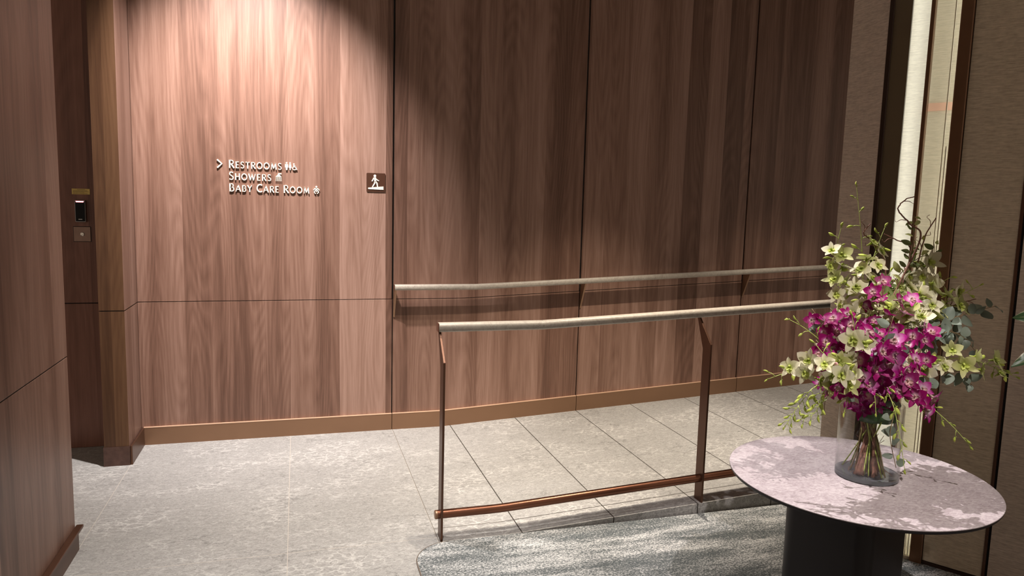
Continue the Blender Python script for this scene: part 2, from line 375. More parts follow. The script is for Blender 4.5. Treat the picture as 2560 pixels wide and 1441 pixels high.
# ---- carpet inset with rounded corner and bronze edging
def carpet_mat():
    m, nt, b = new_mat('patterned_carpet')
    tc = N(nt, 'ShaderNodeTexCoord'); vec = tc.outputs['Object']
    band = noise_(nt, scaled(nt, vec, (1.6, 8.0, 1)), 1.0, 3, .55, .5)
    med = noise_(nt, scaled(nt, vec, (9, 30, 1)), 1.0, 4, .65, .8)
    tuft = noise_(nt, scaled(nt, vec, (105, 150, 1)), 1.0, 3, .7, .6)
    t = math_(nt, 'ADD', math_(nt, 'MULTIPLY', band, .95), math_(nt, 'MULTIPLY', med, .40))
    t = math_(nt, 'ADD', t, math_(nt, 'MULTIPLY', math_(nt, 'SUBTRACT', tuft, .5), 1.5))
    c = ramp_(nt, t, [(.50, (.075, .086, .090)), (.64, (.16, .170, .172)), (.76, (.31, .318, .318)), (.90, (.50, .505, .50))])
    L(nt, c, b.inputs['Base Color']); b.inputs['Roughness'].default_value = .95; b.inputs['Specular IOR Level'].default_value = .05
    bp = N(nt, 'ShaderNodeBump'); bp.inputs['Strength'].default_value = .7; bp.inputs['Distance'].default_value = .004
    L(nt, tuft, bp.inputs['Height']); L(nt, bp.outputs[0], b.inputs['Normal'])
    return m
def carpet_loop(x0, y1, r, z, x1=3.3, y0=-5.6):
    pts = [(x1, y1, z)]
    for k in range(13):
        a = PI / 2 + PI / 2 * k / 12
        pts.append((x0 + r + r * math.cos(a), y1 - r + r * math.sin(a), z))
    pts += [(x0, y0, z), (x1, y0, z)]
    return pts
cl = carpet_loop(.484, -1.712, .17, .0005)
# keep the carpet in front of the angled wall
cl[0] = (2.18, -1.712, .0005); cl = [cl[0]] + cl[1:-1] + [(3.3, -5.6, .0005), (3.3, -3.38, .0005), (2.655, -2.405, .0005), (2.46, -2.15, .0005), (2.46, -1.93, .0005), (2.46, -1.712, .0005)]
cl = cl[1:]
cp_ = empty('carpet', (0, 0, 0), 'grey and white streaky patterned carpet with rounded corner laid beside the ramp', 'carpet')
MB().prism(cl, (0, 0, .006)).build('pile', carpet_mat(), cp_)
edge = [Vector(p) for p in carpet_loop(.484, -1.712, .17, .004)][1:-1]
MB().tube(edge, .0035, 6).build('edging', plain('carpet_edging', (.22, .19, .16), .4, .5), cp_, smooth=True)

# ================================================================== RAILINGS
def leather_mat():
    m, nt, b = new_mat('grey_beige_rail_wrap')
    tc = N(nt, 'ShaderNodeTexCoord'); v = tc.outputs['Object']
    a = noise_(nt, v, 30, 6, .7, 1.5); d = noise_(nt, v, 7, 3, .6, 2.5)
    r = math_(nt, 'MINIMUM', math_(nt, 'DIVIDE', math_(nt, 'ABSOLUTE', math_(nt, 'SUBTRACT', d, .5)), .02), 1.0)
    c = ramp_(nt, a, [(.3, (.32, .285, .24)), (.7, (.45, .41, .355))])
    c = mix_(nt, math_(nt, 'MULTIPLY', math_(nt, 'SUBTRACT', 1.0, r), .28), c, (.15, .12, .09))
    L(nt, c, b.inputs['Base Color']); b.inputs['Roughness'].default_value = .42; b.inputs['Specular IOR Level'].default_value = .4
    return m
RAIL = leather_mat()
def rail_mesh(pts, w, h):      # flattened oval section, tilted flat face to the room
    m = MB(); n = 20; vs = []; k = len(pts)
    for (x, y, z) in pts:
        for j in range(n):
            a = 2 * PI * j / n; ca, sa = math.cos(a), math.sin(a)
            ex = abs(ca) ** .75 * (1 if ca > 0 else -1); ez = abs(sa) ** .75 * (1 if sa > 0 else -1)
            vs.append((x, y + ex * w / 2, z + ez * h / 2))
    fs = [(i*n+j, i*n+(j+1) % n, (i+1)*n+(j+1) % n, (i+1)*n+j) for i in range(k-1) for j in range(n)]
    fs += [tuple(range(n))[::-1], tuple(range((k-1)*n, k*n))]
    return m.add(vs, fs)
def rz(x, z0, k=1.12, s=.0478): return z0 + max(0, x - k) * s
xs_r = [.611, 1.08, 1.12, 1.16, 1.95, 3.0, 4.3, 5.4]
# wall handrail with fin brackets
hr = empty('handrail', (.611, -.06, .8), 'grey-beige wrapped handrail with slim fin brackets fixed to the wood wall', 'handrail')
def loc_(pts, o): return [(p[0] - o.location.x, p[1] - o.location.y, p[2] - o.location.z) for p in pts]
rail_mesh(loc_([(x, -.080, rz(x, .983, 1.2)) for x in xs_r], hr), .044, .039).build('rail', RAIL, hr, auto=50)
MB().box(-.002, .0002, -.041, .001, .165, .201).build('end_cap', COPPER, hr, bevel=.001)
for i, x in enumerate((.613, 1.952, 3.297, 4.642)):
    zt = rz(x, .983, 1.2) - .018; zb = rz(x, .774, 1.1)
    lp = [(x, -.092, zt), (x, -.014, zt), (x, -.001, zt - .03), (x, -.001, zb), (x, -.006, zb)]
    MB().prism(loc_(lp, hr), (.011, 0, 0)).build('bracket', BRONZE, hr, bevel=.0008)
# free-standing railing beside the ramp
fr = empty('ramp_railing', (.62, -1.665, 0), 'freestanding ramp railing, grey-beige wrapped top rail on bent bronze posts with low copper pipe', 'railing')
rail_mesh(loc_([(x, -1.580, rz(x, .978)) for x in (.617, 1.08, 1.12, 1.16, 1.95, 2.6, 3.6, 4.6)], fr), .056, .043).build('top_rail', RAIL, fr, auto=50)
MB().box(-.006, -.002, .060, .110, .958, .998).build('end_cap', COPPER, fr, bevel=.001)
MB().tube(loc_([(x, -1.580, rz(x, .978)) for x in (1.119, 1.1215)], fr), .0284, 20, sq=(1, .78)).build('rail_joint', plain('rail_joint_line', (.20, .17, .13), .5), fr)
pp = [(.607, -1.665, .118), (.86, -1.665, .118), (.90, -1.665, .1185), (.94, -1.665, .120), (1.5, -1.665, .150), (4.6, -1.665, .150 + 3.1 * .0545)]
MB().tube(loc_(pp, fr), .0205, 24).build('lower_pipe', COPPER, fr, auto=50)
MB().lathe([(.0, -.003), (.018, -.003), (.021, .0), (.021, .008), (.0, .008)], 24, Matrix.Translation((-.020, 0, .118)) @ Matrix.Rotation(PI/2, 4, 'Y')).build('pipe_end_cap', BRONZE, fr, auto=40)
for x in (.620, 1.968, 3.30, 4.55):
    z0 = ramp_z(x) - .0; zt = rz(x, .978) - .018; zk = zt - .135
    A = -1.700; Bk = -1.632
    lp = [(x, A, z0), (x, Bk, z0), (x, Bk, zk - .02), (x, -1.566, zt), (x, -1.582, zt + .003), (x, A - .002, zk + .012)]
    MB().prism(loc_(lp, fr), (.010, 0, 0)).build('post', BRONZE_D, fr, bevel=.001)

# ================================================================== WALL FIXTURES
# lettering built from pen strokes: every stroke = (points, start width, end width), unit cap height
def arc(cx, cy, rx, ry, a0, a1, n=14): return [(cx + rx * math.cos(math.radians(a0 + (a1 - a0) * i / n)), cy + ry * math.sin(math.radians(a0 + (a1 - a0) * i / n))) for i in range(n + 1)]
TH, TN = .155, .095
GL = {
 'R': (.60, [([(.10, 0), (.10, 1)], TH, TH), ([(.10, .955), (.30, .955)] + arc(.30, .73, .20, .225, 90, -90, 10) + [(.10, .505)], TN, TN), ([(.26, .50), (.58, .0)], TH * .9, TH * 1.05)]),
 'E': (.52, [([(.10, 0), (.10, 1)], TH, TH), ([(.10, .955), (.46, .955)], TN, TN), ([(.10, .52), (.42, .52)], TN, TN), ([(.10, .045), (.48, .045)], TN, TN)]),
 'S': (.52, [([(.45, .87)] + arc(.26, .73, .19, .235, 50, 180, 8) + [(.12, .62), (.26, .52), (.40, .42)] + arc(.255, .27, .20, .235, 30, -120, 10) + [(.05, .12)], TN * 1.15, TN * 1.15)]),
 'T': (.58, [([(.29, 0), (.29, 1)], TH, TH), ([(.01, .955), (.57, .955)], TN, TN)]),
 'O': (.80, [(arc(.40, .5, .335, .46, 90, 450, 28), TH * .85, TH * .85)]),
 'M': (.84, [([(.10, 0), (.17, 1)], TN, TN), ([(.15, 1), (.42, .12)], TH, TH * .9), ([(.42, .12), (.68, 1)], TN, TN), ([(.66, 1), (.75, 0)], TH, TH)]),
 'H': (.70, [([(.10, 0), (.10, 1)], TH, TH), ([(.60, 0), (.60, 1)], TH, TH), ([(.10, .52), (.60, .52)], TN, TN)]),
 'W': (.98, [([(.04, 1), (.27, 0)], TH, TH), ([(.27, 0), (.48, .92)], TN, TN), ([(.46, .98), (.70, 0)], TH, TH), ([(.70, 0), (.93, 1)], TN, TN)]),
 'B': (.58, [([(.10, 0), (.10, 1)], TH, TH), ([(.10, .955), (.28, .955)] + arc(.28, .745, .17, .21, 90, -90, 9) + [(.10, .535)], TN, TN), ([(.10, .53), (.30, .53)] + arc(.30, .29, .205, .245, 90, -90, 10) + [(.10, .045)], TN * 1.1, TN * 1.1)]),
 'A': (.70, [([(.03, 0), (.34, 1)], TN, TN), ([(.33, 1), (.66, 0)], TH, TH), ([(.16, .33), (.52, .33)], TN, TN)]),
 'Y': (.60, [([(.02, 1), (.30, .48)], TH, TH * .9), ([(.58, 1), (.30, .48)], TN, TN), ([(.30, .52), (.30, 0)], TH, TH)]),
 'C': (.66, [(arc(.42, .5, .345, .46, 52, 308, 22), TH * .85, TH * .85)]),
}
DEP = .009
def stroke(mb, pts, w0, w1, sc, ox, oz, y0=-.0105, dep=DEP, ref=None):
    P = [Vector((ox + p[0] * sc, 0, oz + p[1] * sc)) for p in pts]; k = len(P)
    closed = (P[0] - P[-1]).length < 1e-5
    fl, fr_ = [], []
    for i, p in enumerate(P):
        a = P[i - 1] if i else (P[-2] if closed else P[0]); b_ = P[i + 1] if i < k - 1 else (P[1] if closed else P[-1])
        t = (b_ - a).normalized(); nrm = Vector((-t.z, 0, t.x)); w_ = (w0 + (w1 - w0) * i / (k - 1)) * sc / 2
        fl.append(p + nrm * w_); fr_.append(p - nrm * w_)
    vs = []; 
    for y in (y0, y0 + dep):
        for q in fl + fr_: vs.append((q.x, y, q.z))
    fs = []; h = 2 * k
    for i in range(k - 1):
        fs += [(i, i+1, k+i+1, k+i), (h+i, h+k+i, h+k+i+1, h+i+1), (i, h+i, h+i+1, i+1), (k+i, k+i+1, h+k+i+1, h+k+i)]
    fs += [(0, k, h+k, h), (k-1, h+k-1, h+2*k-1, 2*k-1)]
    mb.add(vs, fs)
def word(root, items, x, z, xend):
    """items: list of (char, capheight); the whole line is spaced to reach xend"""
    tot = sum(GL[c][0] * h * 1.06 for c, h in items if c != ' ') + sum(.013 for c, h in items if c == ' ')
    gap = (xend - x - tot) / (len(items) - 1)
    for c, h in items:
        if c == ' ': x += .013 + gap; continue
        mb = MB()
        for pts, w0, w1 in GL[c][1]: stroke(mb, [(p[0] * 1.06, p[1]) for p in pts], w0, w1, h, x, z)
        local(root, mb).build('letter', SIGN, root)
        x += GL[c][0] * h * 1.06 + gap
SIGN = plain('cream_sign_metal', (.90, .84, .70), .40, .05)
SIGNW = plain('white_sign_acrylic', (.78, .72, .64), .5)
BC, SC = .049, .0405
def small(t, big=True):
    out = []; first = True
    for c in t:
        if c == ' ': out.append((' ', 0)); first = True; continue
        out.append((c, BC if first else SC)); first = False
    return out
def disc(mb, cx, cz, r, y0=-.0105, dep=DEP, n=16): mb.prism([(cx + r * math.cos(2*PI*i/n), y0, cz + r * math.sin(2*PI*i/n)) for i in range(n)], (0, dep, 0))
def poly(mb, pts, y0=-.0105, dep=DEP): mb.prism([(p[0], y0, p[1]) for p in pts], (0, dep, 0))
# every sign line is one thing with its lettering and pictograms as parts
def local(o, mb):
    mb.v = [(v[0] - o.location.x, v[1] - o.location.y, v[2] - o.location.z) for v in mb.v]; return mb
s1 = empty('restroom_sign', (-.24, 0, 1.722), 'raised cream lettering RESTROOMS with three figure symbols, top line of the wall sign', 'sign')
word(s1, small('RESTROOMS'), -.397, 1.722, -.088)
m = MB(); x = -.0585; disc(m, x, 1.766, .0048); poly(m, [(x-.009, 1.758), (x+.009, 1.758), (x+.009, 1.738), (x+.0055, 1.738), (x+.0045, 1.722), (x-.0045, 1.722), (x-.0055, 1.738), (x-.009, 1.738)]); local(s1, m).build('man_symbol', SIGN, s1)
m = MB(); x = -.0375; disc(m, x, 1.766, .0046); poly(m, [(x-.0045, 1.759), (x+.0045, 1.759), (x+.0085, 1.736), (x+.0035, 1.736), (x+.003, 1.722), (x-.003, 1.722), (x-.0035, 1.736), (x-.0085, 1.736)]); local(s1, m).build('woman_symbol', SIGN, s1)
m = MB(); x = -.012; disc(m, x - .003, 1.7605, .0043)
stroke(m, [(x - .003, 1.755), (x - .003, 1.742), (x + .008, 1.742), (x + .0125, 1.728), (x + .017, 1.727)], .0055, .0045, 1, 0, 0)
stroke(m, arc(x + .0, 1.7345, .0105, .0105, 140, 350, 14), .0038, .0038, 1, 0, 0)
stroke(m, [(x - .003, 1.750), (x + .006, 1.749)], .0035, .0035, 1, 0, 0)
local(s1, m).build('wheelchair_symbol', SIGN, s1)
s2 = empty('shower_sign', (-.24, 0, 1.650), 'raised cream lettering SHOWERS with shower head symbol, middle line of the wall sign', 'sign')
word(s2, small('SHOWERS'), -.397, 1.650, -.151)
m = MB(); x = -.107
poly(m, [(x-.018, 1.678), (x+.018, 1.678), (x+.006, 1.690), (x-.006, 1.690)])
poly(m, [(x-.005, 1.689), (x+.005, 1.689), (x+.005, 1.6965), (x-.005, 1.694)]); poly(m, [(x-.005, 1.6935), (x+.017, 1.6935), (x+.017, 1.700), (x-.002, 1.700)])
for r_ in range(4):
    for c_ in range(6):
        xx = x + (c_ - 2.5) * (.0058 + r_ * .0003); zz = 1.6735 - r_ * .0066
        m.box(xx - .0015, xx + .0015, -.0105, -.0015, zz - .002, zz + .002)
local(s2, m).build('shower_symbol', SIGN, s2)
s3 = empty('baby_care_sign', (-.16, 0, 1.579), 'raised cream lettering BABY CARE ROOM with baby symbol, bottom line of the wall sign', 'sign')
word(s3, small('BABY CARE ROOM'), -.397, 1.579, .078)
m = MB(); x = .121; disc(m, x, 1.6235, .0058)
stroke(m, [(x - .018, 1.602), (x - .008, 1.613), (x + .008, 1.613), (x + .018, 1.602)], .0055, .0055, 1, 0, 0)
poly(m, [(x-.0065, 1.614), (x+.0065, 1.614), (x+.0065, 1.600), (x-.0065, 1.600)])
stroke(m, [(x - .004, 1.600), (x - .0135, 1.593), (x - .0135, 1.588), (x - .004, 1.580)], .0058, .005, 1, 0, 0)
stroke(m, [(x + .004, 1.600), (x + .0135, 1.593), (x + .0135, 1.588), (x + .004, 1.580)], .0058, .005, 1, 0, 0)
poly(m, [(x-.005, 1.596), (x+.005, 1.596), (x, 1.589)])
local(s3, m).build('baby_symbol', SIGN, s3)
m = MB(); stroke(m, [(-.463, 1.770), (-.437, 1.746), (-.463, 1.721)], .0085, .0085, 1, 0, 0)
o = MB(); o.v, o.f = m.v, m.f
ar = empty('direction_arrow', (-.45, 0, 1.746), 'raised cream chevron arrow pointing right, left of the word RESTROOMS', 'arrow sign')
local(ar, m).build('chevron', SIGN, ar)
# ramp pictogram plate
rp = empty('ramp_sign', (.4955, 0, 1.663), 'square dark brown sign plate with white figure walking up a ramp', 'sign')
def rrect(cx, cz, hw, r, y, n=5):
    pts = []
    for qx, qz, a0 in ((1, 1, 0), (-1, 1, 90), (-1, -1, 180), (1, -1, 270)):
        for i in range(n + 1):
            a = math.radians(a0 + 90 * i / n); pts.append((cx + qx * (hw - r) + r * math.cos(a), y, cz + qz * (hw - r) + r * math.sin(a)))
    return pts
MB().prism(rrect(0, 0, .0605, .006, -.006), (0, .0055, 0)).build('plate', plain('dark_brown_plate', (.060, .022, .010), .4, var=.08), rp, bevel=.0008)
m = MB(); S = .0605
def q(px, pz): return ((px - 850) / 345 * S, (815 - pz) / 365 * S)
disc(m, *q(808, 560), .0085, -.0095, .0035)
poly(m, [q(765, 615), q(855, 615), q(852, 790), q(790, 800)], -.0095, .0035)
kk = dict(y0=-.0095, dep=.0035)
stroke(m, [q(775, 625), q(735, 710), q(702, 775)], .006, .007, 1, 0, 0, **kk)
stroke(m, [q(848, 680), q(905, 725), q(962, 748)], .008, .005, 1, 0, 0, **kk)
stroke(m, [q(808, 780), q(800, 850), q(718, 995)], .0095, .007, 1, 0, 0, **kk)
stroke(m, [q(835, 780), q(888, 845), q(905, 985)], .0095, .007, 1, 0, 0, **kk)
m.build('walking_figure', SIGNW, rp)
m = MB(); poly(m, [q(556, 1040), q(568, 1022), q(900, 985), q(1125, 962), q(1125, 1095), q(570, 1080)], -.0095, .0035)
m.build('ramp_symbol', SIGNW, rp)

# recess wall: notice plate, card reader, push button
YR = .020
np_ = empty('notice_plate', (-1.2145, YR, 1.553), 'small gold notice plate with lines of dark text above the card reader', 'notice plate')
MB().box(-.047, .047, -.002, 0, -.0165, .0165).build('plate', plain('brass_plate', (.50, .36, .10), .35, .35, var=.1, vscale=40), np_, bevel=.0005)
m = MB()
rr = random.Random(4)
for (xa, xb, zz) in ((-.018, .022, .0115), (-.040, .034, .0055), (-.040, .040, -.0005), (-.040, .018, -.0060), (-.040, .036, -.0120)):
    xx = xa
    while xx < xb:
        l = rr.uniform(.002, .006); m.box(xx, min(xb, xx + l), -.0026, -.0019, zz - .0011, zz + .0011); xx += l + .0012
m.build('text', plain('engraved_text', (.05, .035, .015), .6), np_)
cr_ = empty('card_reader', (-1.217, YR, 1.439), 'black card reader with silver rim and red light on the recessed wood panel', 'card reader')
def rr2(hw, hh, r, y, n=5):
    pts = []
    for qx, qz, a0 in ((1, 1, 0), (-1, 1, 90), (-1, -1, 180), (1, -1, 270)):
        for i in range(n + 1):
            a = math.radians(a0 + 90 * i / n); pts.append((qx * (hw - r) + r * math.cos(a), y, qz * (hh - r) + r * math.sin(a)))
    return pts
MB().prism(rr2(.0275, .064, .006, -.022), (0, .0215, 0)).build('housing', plain('grey_metal_rim', (.22, .20, .19), .3, .8), cr_, bevel=.001)
MB().prism(rr2(.0245, .060, .004, -.0245), (0, .004, 0)).build('face', plain('gloss_black', (.003, .003, .004), .35, spec=.15), cr_, bevel=.0006)
MB().prism([(-.019, -.0262, .0515), (.019, -.0262, .0515), (.021, -.0262, .0585), (-.021, -.0262, .0585)], (0, .003, 0)).build('indicator_light', emis('red_indicator', (1.0, .22, .24), 2.2), cr_)
MB().box(-.010, .010, -.0255, -.0244, -.0505, -.0455).build('emblem', plain('silver_print', (.45, .45, .45), .4), cr_)
pb = empty('push_button', (-1.2165, YR, 1.303), 'square brown metal plate with round silver push button below the card reader', 'push button')
MB().box(-.047, .047, -.0005, .0, -.0455, .0455).build('shadow_gap', BLACK, pb)
MB().box(-.044, .044, -.004, -.0006, -.0425, .0425).build('plate', plain('brown_metal_plate', (.20, .13, .10), .3, .7, var=.1), pb, bevel=.0006)
MB().lathe([(0, 0), (.011, 0), (.011, .003), (.0085, .0045), (.0085, .003), (.006, .003), (.006, .005), (0, .0055)], 24, Matrix.Translation((.002, -.004, .0)) @ Matrix.Rotation(PI/2, 4, 'X')).build('button', plain('silver_button', (.6, .56, .5), .25, .9), pb, auto=40)

# ================================================================== TABLE
TC = Vector((1.910, -2.782, 0)); TH_ = .62; TR = .4384
tb = empty('side_table', TC, 'low round table with pinkish stone-look top on a dark square pedestal', 'table')
def table_mat():
    m, nt, b = new_mat('pinkish_stone_laminate')
    tc = N(nt, 'ShaderNodeTexCoord'); v = tc.outputs['Object']
    a = noise_(nt, v, 9, 4, .6, .6); d = noise_(nt, scaled(nt, v, (1, 2.2, 1)), 60, 5, .7, .8)
    g = math_(nt, 'ADD', math_(nt, 'MULTIPLY', a, .28), math_(nt, 'MULTIPLY', d, .72))
    c = ramp_(nt, g, [(.38, (.25, .208, .213)), (.50, (.36, .315, .318)), (.62, (.47, .425, .42))])
    L(nt, c, b.inputs['Base Color']); b.inputs['Roughness'].default_value = .55; b.inputs['Specular IOR Level'].default_value = .3
    bp = N(nt, 'ShaderNodeBump'); bp.inputs['Strength'].default_value = .2; bp.inputs['Distance'].default_value = .001
    L(nt, g, bp.inputs['Height']); L(nt, bp.outputs[0], b.inputs['Normal'])
    return m
DARKM = plain('dark_charcoal_metal', (.022, .018, .018), .42, .3, var=.08, vscale=5)
MB().lathe([(0, TH_ - .004), (TR - .001, TH_ - .004), (TR, TH_ - .003), (TR, TH_ - .001), (TR - .001, TH_), (0, TH_)], 160).build('tabletop', table_mat(), tb, auto=40)
MB().lathe([(0, TH_ - .014), (TR - .004, TH_ - .014), (TR - .0005, TH_ - .008), (TR - .0005, TH_ - .0042), (0, TH_ - .0042)], 160).build('table_rim', DARKM, tb, auto=40)
# pedestal: rounded square drum turned towards the camera
ea = Vector((-.385, .923, 0)); eb = Vector((.923, .385, 0))
near = Vector((1.800, -2.970, 0)) - TC
LA, LB, RR = .315, .33, .05
cen = near + ea * LA / 2 + eb * LB / 2
loop = []
for qa, qb, a0 in ((1, 1, 0), (-1, 1, 90), (-1, -1, 180), (1, -1, 270)):
    for i in range(9):
        a = math.radians(a0 + 90 * i / 8)
        p = cen + ea * (qa * (LA/2 - RR) + RR * math.cos(a)) + eb * (qb * (LB/2 - RR) + RR * math.sin(a)); loop.append((p.x, p.y, .006))
m = MB().prism(loop, (0, 0, TH_ - .0142 - .006)); m.build('pedestal', DARKM, tb, auto=30)

# ================================================================== VASE
VB = Vector((1.937, -2.792, TH_))
vs_ = empty('glass_vase', VB, 'clear glass cylinder vase with thick dark base holding the bouquet on the round table', 'vase')
VR = .104; VH = .268
VGL = thin_glass('clear_vase_glass', (.96, .96, .96), .85)
MB().lathe([(VR, .018), (VR, VH - .002), (VR - .002, VH), (VR - .004, VH - .002), (VR - .004, .018)], 72, closed=False).build('wall', VGL, vs_, auto=40)
# drop the lids of that lathe: keep the tube open
me = vs_.children[0].data; bm = bmesh.new(); bm.from_mesh(me)
bmesh.ops.delete(bm, geom=[f for f in bm.faces if len(f.verts) > 10], context='FACES_ONLY'); bm.to_mesh(me); bm.free()
m_, nt_, b_ = new_mat('thick_glass_base'); b_.inputs['Base Color'].default_value = (.50, .54, .58, 1); b_.inputs['Transmission Weight'].default_value = .85; b_.inputs['Roughness'].default_value = .04; b_.inputs['IOR'].default_value = 1.45
MB().lathe([(0, .0005), (VR - .006, .0005), (VR, .005), (VR, .0178), (0, .0178)], 72).build('thick_base', m_, vs_, auto=40)

# ================================================================== BOUQUET
def petal_mat(name, stops, rough=.5, trans=.35, veins=None, scale=1.0):
    m = bpy.data.materials.new(name); m.use_nodes = True; nt = m.node_tree; b = nt.nodes['Principled BSDF']; out = nt.nodes['Material Output']
    tc = N(nt, 'ShaderNodeTexCoord'); ln = N(nt, 'ShaderNodeVectorMath', operation='LENGTH'); L(nt, tc.outputs['Object'], ln.inputs[0])
    d = math_(nt, 'MULTIPLY', ln.outputs['Value'], 1 / .034 * scale)
    nz = noise_(nt, tc.outputs['Object'], 90, 3)
    d = math_(nt, 'ADD', d, math_(nt, 'MULTIPLY', math_(nt, 'SUBTRACT', nz, .5), .35))
    oi = N(nt, 'ShaderNodeObjectInfo')
    c = ramp_(nt, d, stops)
    hs = N(nt, 'ShaderNodeHueSaturation'); L(nt, c, hs.inputs['Color'])
    L(nt, math_(nt, 'ADD', math_(nt, 'MULTIPLY', oi.outputs['Random'], .50), .60), hs.inputs['Value'])
    L(nt, hs.outputs[0], b.inputs['Base Color']); b.inputs['Roughness'].default_value = rough; b.inputs['Specular IOR Level'].default_value = .25
    tl = N(nt, 'ShaderNodeBsdfTranslucent'); L(nt, hs.outputs[0], tl.inputs[0]); mx = N(nt, 'ShaderNodeMixShader'); mx.inputs[0].default_value = trans
    L(nt, b.outputs[0], mx.inputs[1]); L(nt, tl.outputs[0], mx.inputs[2]); L(nt, mx.outputs[0], out.inputs[0])
    return m
PM = petal_mat('magenta_petal', [(.14, (.80, .66, .70)), (.36, (.45, .07, .26)), (.55, (.28, .004, .115)), (1.0, (.25, .002, .10))])
PMV = petal_mat('bright_magenta_petal', [(.16, (.86, .78, .80)), (.44, (.66, .24, .50)), (.74, (.42, .012, .23)), (1.0, (.34, .004, .17))])
PW = petal_mat('cream_white_petal', [(.10, (.46, .52, .14)), (.40, (.70, .68, .42)), (1.0, (.72, .68, .52))])
PG = petal_mat('green_white_petal', [(.10, (.32, .37, .08)), (.50, (.42, .44, .16)), (1.0, (.50, .49, .24))])
LIPM = petal_mat('magenta_lip', [(.1, (.75, .60, .50)), (.5, (.34, .004, .14)), (1, (.26, .002, .10))])
LIPW = petal_mat('green_lip', [(.1, (.45, .55, .06)), (.6, (.70, .74, .30)), (1, (.78, .76, .48))])
BUDG = petal_mat('yellow_green_bud', [(.0, (.36, .48, .07)), (.5, (.58, .66, .13)), (1.0, (.66, .68, .22))], trans=.25)
BUDP = petal_mat('pink_tipped_bud', [(.1, (.60, .62, .26)), (.5, (.74, .58, .48)), (1.0, (.60, .16, .30))], trans=.25)
STEMG = plain('green_stem', (.36, .44, .10), .5, var=.2, vscale=60)
STEMD = plain('olive_brown_stem', (.17, .12, .055), .6, var=.3, vscale=60)
TWIG = plain('reddish_brown_bark', (.17, .075, .048), .7, var=.4, vscale=120)
EUC = petal_mat('eucalyptus_leaf', [(.0, (.085, .115, .075)), (.6, (.13, .17, .125)), (1.2, (.18, .22, .17))], .45, .15)
LEAFD = petal_mat('dark_green_leaf', [(.0, (.09, .12, .03)), (.6, (.13, .17, .045)), (1.2, (.17, .21, .07))], .4, .2)
LEAFY = petal_mat('yellow_green_leaf', [(.0, (.30, .36, .08)), (.6, (.38, .44, .12)), (1.2, (.46, .50, .18))], .4, .25)

def petal(mb, L_, W, ang, tilt, curl, cup, pw=.9, nu=7, nv=4, twist=0, base=.0):
    """petal in the flower's plane: grows along angle ang from +z side, local y is the facing axis (-y out)"""
    vs = []
    for i in range(nu + 1):
        u = i / nu; w_ = W * (math.sin(PI * min(1, u * .97 + .03) ** pw) ** .75) if u < 1 else 0.0
        w_ = max(w_, .0006 if u < 1 else .0002)
        for j in range(nv + 1):
            s = -1 + 2 * j / nv
            rad = base + L_ * u; out = tilt * L_ * u + curl * L_ * u * u + cup * w_ * s * s + .05 * L_ * math.sin(7 * u + 3 * s + twist) * abs(s) * .5
            x = w_ * s
            ca, sa = math.cos(ang), math.sin(ang)
            vs.append((rad * sa + x * ca, -out, rad * ca - x * sa))
    n = nv + 1
    mb.add(vs, [(i*n+j, i*n+j+1, (i+1)*n+j+1, (i+1)*n+j) for i in range(nu) for j in range(nv)])
R_ = random.Random(5)
def flower_mesh(name, mat, k, openness=1.0):
    m = MB(); r = R_
    o = openness
    petal(m, .030, .0072, r.uniform(-.12, .12), .35/o, -.15*o, .15, 1.0, twist=k)                     # dorsal sepal
    for s in (-1, 1):
        petal(m, .031, .0136, s * (1.25 + r.uniform(-.15, .12)), .30/o, -.22*o, .10, .85, twist=k + s)  # broad petals
        petal(m, .033, .0074, s * (2.45 + r.uniform(-.12, .12)), .32/o, -.05*o, .18, .95, twist=k - s)  # lower sepals
    return m.mesh(name, mat, True)
def lip_mesh(name, mat):
    m = MB()
    for s in (-1, 1): petal(m, .012, .005, s * 2.2, 1.1, -.4, .5, 1.0, 4, 3)
    petal(m, .019, .0085, PI, .75, -.55, .35, .8, 5, 4)
    m.tube([(0, 0, .002), (0, -.006, .004), (0, -.010, .001)], [.0028, .0030, .0018], 7)
    m.tube([(0, .014, .002), (0, .004, 0), (0, -.002, 0)], [.0015, .0028, .0035], 7)
    return m.mesh(name, mat, True)
FM = {'M': [flower_mesh('blossom', PM, i, 1 - .25 * (i % 3)) for i in range(4)] + [flower_mesh('blossom', PMV, 5, 1.0), flower_mesh('blossom', PMV, 7, .9)],
      'W': [flower_mesh('blossom', PW, i + 9, 1 - .25 * (i % 3)) for i in range(4)] + [flower_mesh('blossom', PG, 20 + i, .65 + .2 * i) for i in range(2)]}
FM['G'] = FM['W'][4:]
LIP = {'M': lip_mesh('lip', LIPM), 'W': lip_mesh('lip', LIPW)}; LIP['G'] = LIP['W']
def bud_mesh(name, mat, fat):
    m = MB(); pts = [(0, 0, 0), (0, .0006, .004), (0, .0012, .009), (0, .001, .014), (0, 0, .019), (0, -.0015, .0235), (0, -.003, .0265)]
    m.tube(pts, [.0012, .0034*fat, .0052*fat, .0056*fat, .0046*fat, .0026*fat, .0005], 10)
    m.tube([(0, 0, .002), (0, -.004, -.001), (0, -.006, .001)], [.0022, .0016, .0006], 6)
    return m.mesh(name, mat, True)
BUD = [bud_mesh('bud', BUDG, 1.0), bud_mesh('bud', BUDG, .8), bud_mesh('bud', BUDG, 1.15)]
BUDPK = bud_mesh('bud', BUDP, 1.3)

